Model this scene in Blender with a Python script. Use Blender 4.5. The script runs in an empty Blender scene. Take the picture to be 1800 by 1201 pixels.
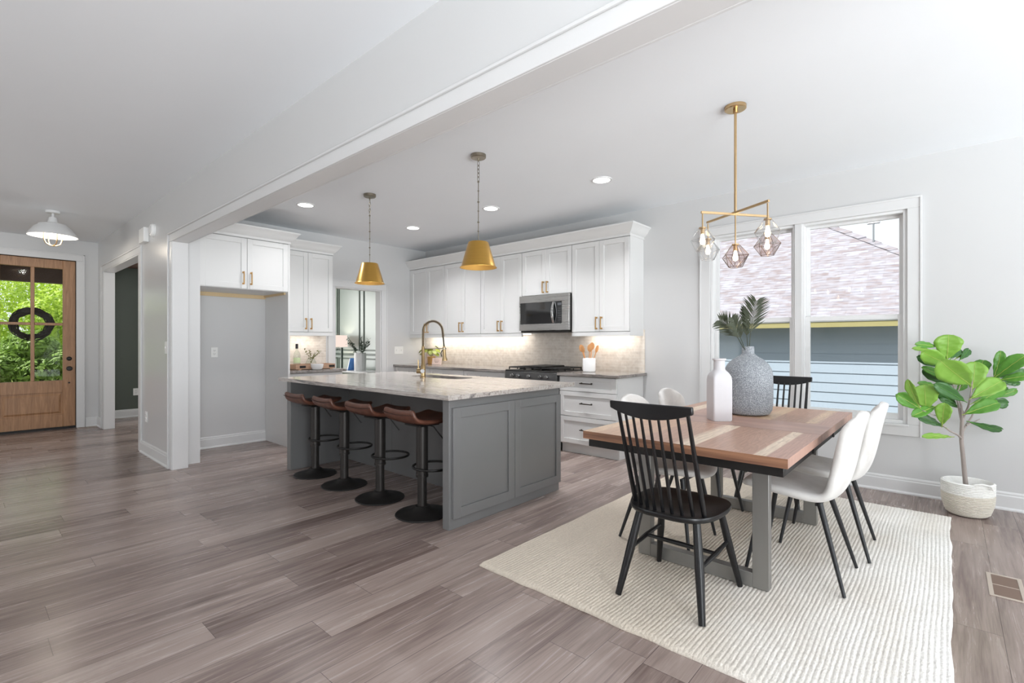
import bpy, bmesh, math, random
from mathutils import Vector, Matrix, Euler, noise
R = math.radians
PI = math.pi
rnd = random.Random(7)
SC = bpy.context.scene
COL = SC.collection

# ------------------------------------------------------------------ camera, world, sun, window light, added fill, exposure
CAMZ = 1.25
FPX = 863.3
YAW = R(41.58)
cam_data = bpy.data.cameras.new('camera')
cam_data.sensor_width = 36.0
cam_data.lens = FPX / 1800.0 * 36.0
cam_data.shift_y = 2.1 / 1800.0
cam_data.clip_start = 0.05
cam_data.clip_end = 300
cam = bpy.data.objects.new('camera', cam_data)
cam.location = (0, 0, CAMZ)
cam.rotation_euler = (R(90), 0, YAW)
COL.objects.link(cam)
SC.camera = cam

SC.view_settings.view_transform = 'Standard'
SC.view_settings.look = 'None'
SC.view_settings.gamma = 1.0
SC.view_settings.use_curve_mapping = False
SC.view_settings.exposure = 0.22
SC.cycles.use_denoising = True
SC.cycles.max_bounces = 8
SC.cycles.diffuse_bounces = 5
SC.cycles.glossy_bounces = 4
SC.cycles.transmission_bounces = 6
SC.cycles.transparent_max_bounces = 16
SC.cycles.sample_clamp_indirect = 6.0
SC.cycles.caustics_reflective = False
SC.cycles.caustics_refractive = False

world = bpy.data.worlds.new('world')
SC.world = world
world.use_nodes = True
bg = world.node_tree.nodes['Background']
bg.inputs['Color'].default_value = (0.90, 0.955, 1.0, 1)
bg.inputs['Strength'].default_value = 1.02

sun_data = bpy.data.lights.new('sun', 'SUN')
sun_data.energy = 5.6
sun_data.angle = R(0.6)
sun_data.color = (1.0, 0.965, 0.91)
sun = bpy.data.objects.new('sun', sun_data)
_sd = Vector((0.22, 0.60, -0.84))          # the way sunlight travels: over the house from behind the camera
sun.rotation_euler = _sd.to_track_quat('-Z', 'Y').to_euler()
sun.location = (0, -6, 12)
COL.objects.link(sun)


def area_light(name, loc, direction, sx, sy, power, color):
    d = bpy.data.lights.new(name, 'AREA')
    d.shape = 'RECTANGLE'
    d.size = sx
    d.size_y = sy
    d.energy = power
    d.color = color
    o = bpy.data.objects.new(name, d)
    o.location = loc
    o.rotation_euler = Vector(direction).to_track_quat('-Z', 'Z').to_euler()
    COL.objects.link(o)
    return o


DAY = (0.94, 0.975, 1.0)
FILL = (0.90, 0.96, 1.0)
# lights standing in for daylight through the unseen tall glass of the right-hand wall and the hall's rear window:
# one light per opening for the sky, and one added upward fill that brightens the ceiling
area_light('daylight_patio_glass', (3.56, 3.15, 1.18), (-1, -0.7, -0.9), 3.0, 2.1, 60, DAY)
area_light('added_ceiling_fill_patio', (8.2, 2.3, -0.02), (0, 0, 1), 8.8, 4.4, 1000, FILL)
area_light('daylight_side_glass', (3.56, -0.85, 1.25), (-1, -0.2, -0.1), 3.3, 2.0, 165, DAY)
area_light('added_ceiling_fill_side', (8.2, -2.4, -0.02), (0, 0, 1), 8.8, 4.6, 3800, FILL)
area_light('daylight_hall_glass', (-6.2, -4.36, 1.45), (0, 1, 0), 3.4, 2.0, 18, (0.94, 0.98, 1.0))
area_light('added_ceiling_fill_hall', (-6.2, -4.34, 0.9), (0, 1, 1.6), 3.4, 1.4, 18, (0.92, 0.98, 1.0))  # added fill tilted up at the hall ceiling, behind the viewer
area_light('daylight_study_glass', (-10.22, 3.55, 1.5), (1, 0, 0), 1.9, 1.7, 56, (1.0, 1.0, 0.99))
# the four recessed lamps of the kitchen ceiling
for _x, _y in ((-2.417, 3.985), (-3.866, 3.998), (-5.293, 3.992), (-5.300, 2.541)):
    _o = area_light('recessed_lamp_light', (_x, _y, 2.755), (0, 0, -1), 0.15, 0.15, 13 if _y > 3 else 5, (0.98, 0.98, 1.0))
    _o.data.spread = math.radians(125)
    _o.data.shape = 'DISK'


# ------------------------------------------------------------------ helpers
def lin(c):
    c = c / 255.0
    return c / 12.92 if c <= 0.04045 else ((c + 0.055) / 1.055) ** 2.4


def rgb(r, g, b):
    return (lin(r), lin(g), lin(b), 1.0)


class NT:
    """small node-tree writer"""
    def __init__(self, name):
        self.m = bpy.data.materials.new(name)
        self.m.use_nodes = True
        self.t = self.m.node_tree
        self.t.nodes.clear()
        self.out = self.t.nodes.new('ShaderNodeOutputMaterial')

    def n(self, typ, **kw):
        nd = self.t.nodes.new('ShaderNode' + typ)
        for k, v in kw.items():
            setattr(nd, k, v)
        return nd

    def link(self, a, b):
        self.t.links.new(a, b)

    def val(self, sock, v):
        if hasattr(v, 'is_linked') or isinstance(v, bpy.types.NodeSocket):
            self.link(v, sock)
        else:
            sock.default_value = v

    def math(self, op, a, b=None, c=None):
        nd = self.n('Math', operation=op)
        self.val(nd.inputs[0], a)
        if b is not None:
            self.val(nd.inputs[1], b)
        if c is not None:
            self.val(nd.inputs[2], c)
        return nd.outputs[0]

    def coord(self, kind='Object'):
        return self.n('TexCoord').outputs[kind]

    def mapping(self, vec, scale=(1, 1, 1), rot=(0, 0, 0), loc=(0, 0, 0)):
        nd = self.n('Mapping')
        self.link(vec, nd.inputs['Vector'])
        nd.inputs['Scale'].default_value = scale
        nd.inputs['Rotation'].default_value = rot
        nd.inputs['Location'].default_value = loc
        return nd.outputs[0]

    def noise(self, vec, scale=5, detail=4, rough=0.55, dist=0.0):
        nd = self.n('TexNoise')
        if vec is not None:
            self.link(vec, nd.inputs['Vector'])
        nd.inputs['Scale'].default_value = scale
        nd.inputs['Detail'].default_value = detail
        nd.inputs['Roughness'].default_value = rough
        nd.inputs['Distortion'].default_value = dist
        return nd.outputs[0]

    def ramp(self, fac, stops, interp='LINEAR'):
        nd = self.n('ValToRGB')
        cr = nd.color_ramp
        cr.interpolation = interp
        while len(cr.elements) < len(stops):
            cr.elements.new(0.5)
        for e, (p, c) in zip(cr.elements, stops):
            e.position = p
            e.color = c
        self.link(fac, nd.inputs[0])
        return nd.outputs[0]

    def mix(self, fac, a, b, blend='MIX'):
        nd = self.n('MixRGB', blend_type=blend)
        self.val(nd.inputs[0], fac)
        self.val(nd.inputs[1], a)
        self.val(nd.inputs[2], b)
        return nd.outputs[0]

    def bump(self, h, strength=0.2, dist=0.01):
        nd = self.n('Bump')
        nd.inputs['Strength'].default_value = strength
        nd.inputs['Distance'].default_value = dist
        self.link(h, nd.inputs['Height'])
        return nd.outputs[0]

    def principled(self, color, rough=0.5, metal=0.0, normal=None, **kw):
        nd = self.n('BsdfPrincipled')
        self.val(nd.inputs['Base Color'], color)
        self.val(nd.inputs['Roughness'], rough)
        self.val(nd.inputs['Metallic'], metal)
        if normal is not None:
            self.link(normal, nd.inputs['Normal'])
        for k, v in kw.items():
            self.val(nd.inputs[k.replace('_', ' ')], v)
        self.link(nd.outputs[0], self.out.inputs['Surface'])
        return nd


def plain(name, color, rough=0.5, metal=0.0, vary=0.04, scale=9.0, bump=0.0, stretch=(1, 1, 1), **kw):
    """painted / metal / plastic surface with a faint procedural variation"""
    t = NT(name)
    v = t.mapping(t.coord(), scale=stretch)
    n = t.noise(v, scale, 3)
    c = t.mix(n, tuple(x * (1 - vary) for x in color[:3]) + (1,), tuple(min(1, x * (1 + vary)) for x in color[:3]) + (1,))
    nrm = t.bump(t.noise(v, scale * 14, 2), bump, 0.002) if bump else None
    t.principled(c, rough, metal, nrm, **kw)
    return t.m


def emit(name, color, strength):
    t = NT(name)
    e = t.n('Emission')
    e.inputs[0].default_value = color
    e.inputs[1].default_value = strength
    t.link(e.outputs[0], t.out.inputs['Surface'])
    return t.m


def thin_glass(name, tint=(1, 1, 1, 1), ior=1.45, rough=0.0, boost=1.0):
    t = NT(name)
    tr = t.n('BsdfTransparent')
    tr.inputs[0].default_value = tint
    gl = t.n('BsdfGlossy')
    gl.inputs['Roughness'].default_value = rough
    lw = t.n('LayerWeight')
    lw.inputs[0].default_value = 0.5
    f0 = ((ior - 1) / (ior + 1)) ** 2
    f = t.math('MULTIPLY', t.math('ADD', f0, t.math('MULTIPLY', t.math('POWER', lw.outputs['Facing'], 5.0), 1 - f0)), boost)
    f = t.math('MINIMUM', f, 1.0)
    mx = t.n('MixShader')
    t.link(f, mx.inputs[0])
    t.link(tr.outputs[0], mx.inputs[1])
    t.link(gl.outputs[0], mx.inputs[2])
    t.link(mx.outputs[0], t.out.inputs['Surface'])
    return t.m


# ------------------------------------------------------------------ materials
M = {}
M['wall'] = plain('wall_paint', rgb(206, 206, 206), 0.38, vary=0.01, scale=3, Specular_IOR_Level=0.35)
M['wall_satin'] = plain('satin_wall_paint', rgb(208, 208, 208), 0.27, vary=0.01, scale=3, Specular_IOR_Level=0.5)
M['ceiling'] = plain('ceiling_paint', rgb(238, 241, 244), 0.9, vary=0.01, scale=3)
M['trim'] = plain('trim_paint', rgb(217, 217, 217), 0.32, vary=0.008, scale=4)
M['cabinet'] = plain('white_cabinet_paint', rgb(222, 222, 221), 0.36, vary=0.008, scale=4)
M['island'] = plain('grey_island_paint', rgb(117, 117, 117), 0.30, vary=0.02, scale=4, Specular_IOR_Level=0.75)
M['brass_pull'] = plain('brushed_brass', rgb(196, 158, 104), 0.32, 1.0, vary=0.08, scale=40)
M['shade_brass'] = plain('satin_brass_shade', rgb(214, 170, 88), 0.30, 1.0, vary=0.07, scale=6, stretch=(1, 1, 14))
M['shade_inner'] = plain('gold_shade_lining', rgb(244, 196, 110), 0.45, 0.6, vary=0.03)
M['soft_brass'] = plain('champagne_brass', rgb(206, 176, 134), 0.30, 1.0, vary=0.05, scale=30)
M['faucet_brass'] = plain('faucet_brass', rgb(168, 144, 106), 0.22, 1.0, vary=0.06, scale=50)
M['nickel'] = plain('aged_nickel', rgb(150, 142, 128), 0.32, 1.0, vary=0.1, scale=60)
M['chrome'] = plain('polished_metal', rgb(215, 215, 215), 0.12, 1.0, vary=0.02)
M['dark_pull'] = plain('dark_bronze_pull', rgb(70, 64, 58), 0.35, 0.8, vary=0.05)
M['black'] = plain('black_lacquer', rgb(17, 17, 19), 0.30, vary=0.1, scale=14)
M['black_matte'] = plain('matte_black_metal', rgb(36, 34, 33), 0.45, 0.3, vary=0.1)
M['black_leg'] = plain('black_powder_coated_leg', rgb(30, 31, 34), 0.40, vary=0.08)
M['stool_metal'] = plain('bronze_black_metal', rgb(58, 55, 53), 0.42, 0.55, vary=0.1)
M['iron'] = plain('cast_iron', rgb(28, 27, 26), 0.55, 0.2, vary=0.1, bump=0.2)
M['plastic_white'] = plain('white_plastic', rgb(238, 238, 236), 0.35, vary=0.01)
M['ceramic'] = plain('white_ceramic', rgb(238, 238, 238), 0.22, vary=0.01)
M['paper'] = plain('pink_card', rgb(232, 208, 196), 0.7, vary=0.03)
M['ink'] = plain('brown_ink', rgb(120, 84, 74), 0.6)
M['book_blue'] = plain('blue_cloth', rgb(96, 148, 214), 0.7)
M['cork_black'] = plain('black_foil', rgb(30, 26, 28), 0.4)
M['bottle_label'] = plain('pale_green_label', rgb(206, 222, 178), 0.6, vary=0.1, scale=40)
M['wood_raw'] = plain('raw_pine', rgb(214, 190, 150), 0.7, vary=0.12, scale=20, stretch=(1, 8, 8))
M['spoon_wood'] = plain('beech_spoon', rgb(220, 160, 104), 0.55, vary=0.12, scale=20)
M['tray_wood'] = plain('weathered_tray_wood', rgb(176, 142, 118), 0.6, vary=0.25, scale=14, stretch=(1, 1, 9))
M['green_dark'] = plain('dark_green_wall_paint', rgb(78, 85, 76), 0.45, vary=0.02, scale=3)
M['green_panel_glare'] = plain('green_panel_painted_glare', rgb(154, 163, 156), 0.30, vary=0.02, scale=3, Specular_IOR_Level=0.8)  # the study's dark green, with window glare lightened into the colour
M['green_trim'] = plain('dark_green_moulding', rgb(70, 82, 72), 0.4)
M['threshold'] = plain('dark_threshold', rgb(24, 22, 21), 0.5)
M['porch_dark'] = plain('dark_stained_porch_board', rgb(92, 70, 58), 0.6, vary=0.15, scale=10)
M['vent_metal'] = plain('tan_vent_metal', rgb(190, 176, 164), 0.45, 0.2)
M['vent_slot'] = plain('brown_vent_louvre', rgb(120, 100, 88), 0.5, 0.2)
M['twig'] = plain('dark_twig', rgb(44, 36, 30), 0.8, vary=0.3, scale=30)
M['bark'] = plain('grey_brown_bark', rgb(158, 148, 142), 0.8, vary=0.25, scale=24, stretch=(1, 1, 0.3), bump=0.4)
M['tree_bark'] = plain('tree_bark', rgb(84, 70, 56), 0.9, vary=0.3, scale=10)
M['soil'] = plain('potting_soil', rgb(64, 52, 44), 0.95, vary=0.4, scale=80)
M['gold_pot'] = plain('gold_ceramic_pot', rgb(206, 160, 96), 0.35, 0.4, vary=0.08)
M['lamp_shade'] = emit('lit_linen_shade', rgb(246, 226, 214), 0.92)
M['bulb_warm'] = emit('warm_bulb', (1.0, 0.78, 0.5, 1), 9.0)
M['bulb_white'] = emit('white_bulb', (1.0, 0.93, 0.82, 1), 12.0)
M['led'] = emit('led_diffuser', (1.0, 0.98, 0.95, 1), 9.0)
M['led_strip'] = emit('led_strip', (1.0, 0.96, 0.9, 1), 2.5)
M['vinyl'] = plain('white_window_vinyl', rgb(230, 230, 230), 0.3, vary=0.005)
M['pane'] = thin_glass('window_glass', (0.98, 0.99, 0.985, 1), 1.27)
M['door_glass'] = thin_glass('front_door_glass', (0.98, 0.99, 0.985, 1), 1.16)
M['clear_glass'] = thin_glass('clear_faceted_glass', (0.97, 0.97, 0.97, 1), 1.6, 0.02, 2.0)
M['glass_rim'] = thin_glass('pale_glass_rim', (0.95, 0.95, 0.95, 1), 1.6, 0.15, 1.4)
M['smoke_glass'] = thin_glass('smoky_faceted_glass', (0.86, 0.80, 0.78, 1), 1.5, 0.02, 1.6)
M['smoke_rim'] = plain('dark_facet_came', rgb(120, 100, 88), 0.3, 0.8)
M['bottle_glass'] = thin_glass('bottle_glass', (0.90, 0.93, 0.90, 1), 1.5, 0.02, 1.3)
M['oven_glass'] = plain('black_oven_glass', rgb(24, 24, 25), 0.06, vary=0.02, Specular_IOR_Level=1.0)
M['dirt'] = plain('dry_pale_ground', rgb(146, 143, 132), 0.95, vary=0.3, scale=3)
M['fascia'] = plain('cream_yellow_fascia', rgb(160, 152, 104), 0.6)
M['gutter'] = plain('dark_drip_edge', rgb(70, 72, 76), 0.5)
M['pipe_metal'] = plain('galvanised_pipe', rgb(150, 152, 156), 0.4, 0.7)
M['deck'] = plain('porch_concrete', rgb(150, 146, 140), 0.9, vary=0.06)
M['pole_paint'] = M['trim']


def mat_floor():
    t = NT('vinyl_plank_floor')
    sep = t.n('SeparateXYZ')
    t.link(t.coord(), sep.inputs[0])
    x, y = sep.outputs[0], sep.outputs[1]
    W, L = 0.178, 1.22
    xr = t.math('DIVIDE', x, W)
    row = t.math('FLOOR', xr)
    wn = t.n('TexWhiteNoise', noise_dimensions='1D')
    t.link(row, wn.inputs['W'])
    yr = t.math('ADD', t.math('DIVIDE', y, L), wn.outputs['Value'])
    col = t.math('FLOOR', yr)
    cb = t.n('CombineXYZ')
    t.link(row, cb.inputs[0])
    t.link(col, cb.inputs[1])
    wn2 = t.n('TexWhiteNoise', noise_dimensions='2D')
    t.link(cb.outputs[0], wn2.inputs['Vector'])
    pid = wn2.outputs['Value']
    fx = t.math('FRACT', xr)
    fy = t.math('FRACT', yr)
    ex = t.math('MULTIPLY', t.math('MINIMUM', fx, t.math('SUBTRACT', 1.0, fx)), W)
    ey = t.math('MULTIPLY', t.math('MINIMUM', fy, t.math('SUBTRACT', 1.0, fy)), L)
    seam = t.math('LESS_THAN', t.math('MINIMUM', ex, ey), 0.0011)
    g = t.n('CombineXYZ')
    t.link(t.math('MULTIPLY', x, 30.0), g.inputs[0])
    t.link(t.math('MULTIPLY', y, 1.6), g.inputs[1])
    t.link(t.math('MULTIPLY', pid, 61.0), g.inputs[2])
    grain = t.noise(g.outputs[0], 1.0, 7, 0.62, 0.9)
    g2 = t.n('CombineXYZ')
    t.link(t.math('MULTIPLY', x, 7.0), g2.inputs[0])
    t.link(t.math('MULTIPLY', y, 0.75), g2.inputs[1])
    t.link(t.math('MULTIPLY', pid, 23.0), g2.inputs[2])
    blot = t.noise(g2.outputs[0], 1.0, 3, 0.5, 0.6)
    g3 = t.n('CombineXYZ')
    t.link(t.math('MULTIPLY', x, 150.0), g3.inputs[0])
    t.link(t.math('MULTIPLY', y, 6.0), g3.inputs[1])
    t.link(t.math('MULTIPLY', pid, 11.0), g3.inputs[2])
    fine = t.noise(g3.outputs[0], 1.0, 2, 0.5)
    f = t.math('ADD', t.math('MULTIPLY', grain, 0.52), t.math('MULTIPLY', blot, 0.38))
    f = t.math('ADD', f, t.math('MULTIPLY', t.math('SUBTRACT', pid, 0.5), 0.20))
    f = t.math('ADD', f, t.math('MULTIPLY', t.math('SUBTRACT', fine, 0.5), 0.16))
    c = t.ramp(f, [(0.22, rgb(92, 77, 72)), (0.36, rgb(126, 110, 104)), (0.48, rgb(150, 134, 127)), (0.66, rgb(170, 155, 147))])
    c = t.mix(seam, c, rgb(82, 70, 67))
    h = t.math('SUBTRACT', t.math('MULTIPLY', fine, 0.5), t.math('MULTIPLY', seam, 1.0))
    t.principled(c, t.math('ADD', t.math('MULTIPLY', grain, 0.14), 0.19), 0.0, t.bump(h, 0.12, 0.002), Specular_IOR_Level=0.4)
    return t.m


def mat_granite(name='veined_granite', rot=0.0, tone=1.0):
    t = NT(name)
    v = t.mapping(t.coord(), rot=(0, 0, rot))
    v1 = t.mapping(v, scale=(0.8, 8.0, 8.0))
    big = t.noise(v1, 1.5, 5, 0.6, 1.3)
    v2 = t.mapping(v, scale=(4.0, 34.0, 34.0), loc=(3, 1, 0))
    mid = t.noise(v2, 1.5, 6, 0.65, 0.9)
    sp = t.noise(v, 160, 2, 0.6)
    f = t.math('ADD', t.math('MULTIPLY', big, 0.55), t.math('ADD', t.math('MULTIPLY', mid, 0.36), t.math('MULTIPLY', sp, 0.10)))
    k = tone
    def q(r, g, b):
        return rgb(r * k, g * k, b * k)
    c = t.ramp(f, [(0.34, q(98, 96, 96)), (0.42, q(140, 134, 131)), (0.48, q(172, 163, 156)), (0.54, q(194, 188, 183)), (0.61, q(156, 149, 144)), (0.70, q(208, 206, 205))])
    t.principled(c, 0.14, 0.0, None, Specular_IOR_Level=0.5)
    return t.m


def mat_walnut(name, axis='Y', seed=0.0, tones=None):
    """board-jointed walnut; boards run along AXIS"""
    t = NT(name)
    sep = t.n('SeparateXYZ')
    t.link(t.coord(), sep.inputs[0])
    a, b = (sep.outputs[0], sep.outputs[1]) if axis == 'Y' else (sep.outputs[1], sep.outputs[0])
    W = 0.098
    r = t.math('DIVIDE', t.math('ADD', a, 3.0 + seed), W)
    row = t.math('FLOOR', r)
    wn = t.n('TexWhiteNoise', noise_dimensions='1D')
    t.link(t.math('ADD', row, seed * 13.0), wn.inputs['W'])
    pid = wn.outputs['Value']
    g = t.n('CombineXYZ')
    t.link(t.math('MULTIPLY', a, 26.0), g.inputs[0])
    t.link(t.math('MULTIPLY', b, 2.0), g.inputs[1])
    t.link(t.math('ADD', t.math('MULTIPLY', pid, 41.0), t.math('MULTIPLY', sep.outputs[2], 20.0)), g.inputs[2])
    grain = t.noise(g.outputs[0], 1.0, 6, 0.6, 1.6)
    base = t.ramp(pid, tones or [(0.0, rgb(158, 122, 106)), (0.34, rgb(176, 140, 122)), (0.62, rgb(194, 160, 138)), (0.76, rgb(182, 146, 128)), (0.84, rgb(228, 204, 176))], 'CONSTANT')
    c = t.mix(t.ramp(grain, [(0.3, (0, 0, 0, 1)), (0.7, (1, 1, 1, 1))]), t.mix(0.32, base, rgb(92, 62, 54)), t.mix(0.12, base, rgb(236, 212, 186)))
    fr = t.math('FRACT', r)
    seam = t.math('LESS_THAN', t.math('MINIMUM', fr, t.math('SUBTRACT', 1.0, fr)), 0.012)
    c = t.mix(t.math('MULTIPLY', seam, 0.35), c, rgb(84, 58, 50))
    t.principled(c, 0.36, 0.0, t.bump(grain, 0.05, 0.002))
    return t.m


def mat_veneer(name, stops, seed):
    """wide walnut veneers lying side by side across the table; STOPS give each one's tone across the width"""
    t = NT(name)
    sep = t.n('SeparateXYZ')
    t.link(t.coord('Generated'), sep.inputs[0])
    ob = t.n('SeparateXYZ')
    t.link(t.coord(), ob.inputs[0])
    base = t.ramp(sep.outputs[0], stops)
    band = t.math('FLOOR', t.math('MULTIPLY', sep.outputs[0], 3.7))
    g = t.n('CombineXYZ')
    t.link(t.math('MULTIPLY', ob.outputs[0], 9.0), g.inputs[0])
    t.link(t.math('MULTIPLY', ob.outputs[1], 1.3), g.inputs[1])
    t.link(t.math('ADD', t.math('MULTIPLY', band, 7.0), seed), g.inputs[2])
    big = t.noise(g.outputs[0], 1.0, 3, 0.55, 0.8)
    rings = t.math('FRACT', t.math('MULTIPLY', big, 14.0))
    g2 = t.n('CombineXYZ')
    t.link(t.math('MULTIPLY', ob.outputs[0], 120.0), g2.inputs[0])
    t.link(t.math('MULTIPLY', ob.outputs[1], 5.0), g2.inputs[1])
    t.link(band, g2.inputs[2])
    fine = t.noise(g2.outputs[0], 1.0, 4, 0.6, 0.4)
    k = t.math('ADD', t.math('MULTIPLY', rings, 0.22), t.math('MULTIPLY', t.ramp(fine, [(0.35, (0, 0, 0, 1)), (0.65, (1, 1, 1, 1))]), 0.25))
    c = t.mix(k, base, rgb(112, 78, 64))
    t.principled(c, 0.36, 0.0, t.bump(fine, 0.05, 0.002))
    return t.m


def mat_edge():
    t = NT('walnut_edge_band')
    n = t.noise(t.mapping(t.coord(), scale=(1.6, 1.6, 75)), 1.0, 4, 0.6, 0.4)
    t.principled(t.ramp(n, [(0.32, rgb(110, 76, 58)), (0.68, rgb(164, 120, 92))]), 0.4)
    return t.m


def mat_door_wood():
    t = NT('stained_fir_door')
    v = t.mapping(t.coord(), scale=(1, 16, 1.4))
    n = t.noise(v, 2.2, 6, 0.6, 0.8)
    c = t.ramp(n, [(0.3, rgb(142, 104, 72)), (0.55, rgb(168, 126, 90)), (0.75, rgb(184, 142, 104))])
    t.principled(c, 0.42)
    return t.m


def mat_rug():
    t = NT('braided_jute_wool')
    co = t.coord()
    sep = t.n('SeparateXYZ')
    t.link(co, sep.inputs[0])
    br = t.noise(t.mapping(co, scale=(120, 85, 30)), 1.0, 3, 0.6)
    blot = t.noise(t.mapping(co, scale=(2.2, 1.2, 1)), 1.0, 3, 0.5, 0.5)
    # browner towards the kitchen side of the rug
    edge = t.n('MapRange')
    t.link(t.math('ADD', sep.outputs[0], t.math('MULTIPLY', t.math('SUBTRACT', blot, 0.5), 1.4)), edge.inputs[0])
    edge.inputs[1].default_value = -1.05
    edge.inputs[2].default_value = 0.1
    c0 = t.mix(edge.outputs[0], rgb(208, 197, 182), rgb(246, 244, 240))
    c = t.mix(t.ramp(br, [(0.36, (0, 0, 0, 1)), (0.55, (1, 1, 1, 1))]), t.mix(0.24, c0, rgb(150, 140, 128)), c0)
    t.principled(c, 0.95, 0.0, t.bump(br, 0.7, 0.006), Specular_IOR_Level=0.1)
    return t.m


def mat_fabric():
    t = NT('ivory_velvet_upholstery')
    co = t.coord()
    n = t.noise(co, 7, 4, 0.6, 0.6)
    w = t.noise(t.mapping(co, scale=(320, 320, 320)), 1.0, 2)
    c = t.ramp(n, [(0.3, rgb(206, 203, 199)), (0.7, rgb(226, 224, 221))])
    t.principled(c, 0.92, 0.0, t.bump(w, 0.25, 0.002), Sheen_Weight=0.25, Specular_IOR_Level=0.15)
    return t.m


def mat_leather():
    t = NT('brown_leather')
    co = t.coord()
    n = t.noise(co, 12, 5, 0.6, 0.4)
    p = t.noise(co, 140, 3)
    c = t.ramp(n, [(0.3, rgb(74, 45, 35)), (0.7, rgb(110, 70, 55))])
    t.principled(c, 0.36, 0.0, t.bump(p, 0.25, 0.002))
    return t.m


def mat_steel():
    t = NT('brushed_stainless')
    n = t.noise(t.mapping(t.coord(), scale=(2, 2, 90)), 1.0, 4)
    c = t.mix(n, rgb(182, 180, 178), rgb(202, 201, 199))
    t.principled(c, t.math('ADD', t.math('MULTIPLY', n, 0.12), 0.22), 1.0)
    return t.m


def mat_table_steel():
    t = NT('raw_grey_steel')
    n = t.noise(t.mapping(t.coord(), scale=(6, 6, 2)), 1.0, 4)
    c = t.mix(n, rgb(128, 126, 123), rgb(152, 150, 146))
    t.principled(c, 0.42, 0.55)
    return t.m


def mat_tile():
    t = NT('picket_tile_backsplash')
    sep = t.n('SeparateXYZ')
    t.link(t.coord(), sep.inputs[0])
    u = t.math('ADD', sep.outputs[0], sep.outputs[1])
    cb = t.n('CombineXYZ')
    t.link(u, cb.inputs[0])
    t.link(sep.outputs[2], cb.inputs[1])
    b = t.n('TexBrick')
    t.link(cb.outputs[0], b.inputs['Vector'])
    b.inputs['Color1'].default_value = rgb(222, 212, 200)
    b.inputs['Color2'].default_value = rgb(206, 196, 185)
    b.inputs['Mortar'].default_value = rgb(228, 222, 214)
    b.inputs['Scale'].default_value = 1.0
    b.inputs['Mortar Size'].default_value = 0.0022
    b.inputs['Brick Width'].default_value = 0.11
    b.inputs['Row Height'].default_value = 0.036
    n = t.noise(t.mapping(cb.outputs[0], scale=(14, 16, 1), rot=(0, 0, 0.5)), 1.0, 4, 0.6, 0.6)
    c = t.mix(0.35, b.outputs[0], t.ramp(n, [(0.35, rgb(196, 184, 172)), (0.65, rgb(236, 230, 222))]))
    t.principled(c, 0.24, 0.0, t.bump(b.outputs['Fac'], -0.25, 0.002))
    return t.m


def mat_speckle():
    t = NT('speckled_stone_ceramic')
    co = t.coord()
    n = t.noise(co, 210, 3, 0.75, 0.2)
    b = t.noise(co, 7, 3, 0.5)
    c = t.ramp(n, [(0.40, rgb(112, 117, 123)), (0.51, rgb(148, 153, 159)), (0.60, rgb(204, 208, 212))])
    c = t.mix(t.math('MULTIPLY', b, 0.35), c, rgb(102, 106, 111))
    t.principled(c, 0.8, 0.0, t.bump(n, 0.5, 0.003))
    return t.m


def mat_leaf(name, a, b, rough=0.4, trans=0.25):
    t = NT(name)
    co = t.coord()
    n = t.noise(co, 9, 4, 0.6, 0.5)
    c = t.mix(n, a, b)
    p = t.principled(c, rough)
    td = t.n('BsdfTranslucent')
    t.link(c, td.inputs[0])
    mx = t.n('MixShader')
    mx.inputs[0].default_value = trans
    t.link(p.outputs[0], mx.inputs[1])
    t.link(td.outputs[0], mx.inputs[2])
    t.link(mx.outputs[0], t.out.inputs['Surface'])
    return t.m


def mat_shingle():
    t = NT('asphalt_shingles')
    co = t.coord()
    b = t.n('TexBrick', offset=0.37, offset_frequency=3)
    t.link(co, b.inputs['Vector'])
    b.inputs['Color1'].default_value = rgb(130, 121, 124)
    b.inputs['Color2'].default_value = rgb(160, 160, 170)
    b.inputs['Mortar'].default_value = rgb(140, 134, 140)
    b.inputs['Scale'].default_value = 1.0
    b.inputs['Mortar Size'].default_value = 0.006
    b.inputs['Mortar Smooth'].default_value = 0.6
    b.inputs['Brick Width'].default_value = 0.20
    b.inputs['Row Height'].default_value = 0.092
    n = t.noise(t.mapping(co, scale=(5.0, 10.9, 1)), 1.0, 1, 0.5)
    c = t.mix(0.45, b.outputs[0], t.ramp(n, [(0.35, rgb(140, 127, 127)), (0.6, rgb(164, 165, 175))]))
    sp = t.n('SeparateXYZ')
    t.link(co, sp.inputs[0])
    ln = t.math('LESS_THAN', t.math('FRACT', t.math('DIVIDE', sp.outputs[1], 0.092)), 0.16)  # dark dashes: shadow under the shingle courses, painted into the colour
    nn = t.noise(t.mapping(co, scale=(5.0, 10.9, 1), loc=(9, 3, 0)), 1.0, 1, 0.5)
    ln = t.math('MULTIPLY', ln, t.ramp(nn, [(0.42, (0, 0, 0, 1)), (0.56, (1, 1, 1, 1))]))
    c = t.mix(t.math('MULTIPLY', ln, 0.55), c, rgb(84, 82, 96))
    t.principled(c, 0.95, 0.0, None, Specular_IOR_Level=0.1)
    return t.m


M['floor'] = mat_floor()
M['granite'] = mat_granite('veined_island_granite', 0.0)
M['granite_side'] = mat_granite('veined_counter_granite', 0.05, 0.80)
def _st(*p):
    out = []
    for x0, x1, c in p:
        out += [((x0 + 1.52) / 1.018 + 0.002, c), ((x1 + 1.52) / 1.018 - 0.002, c)]
    return out


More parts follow.
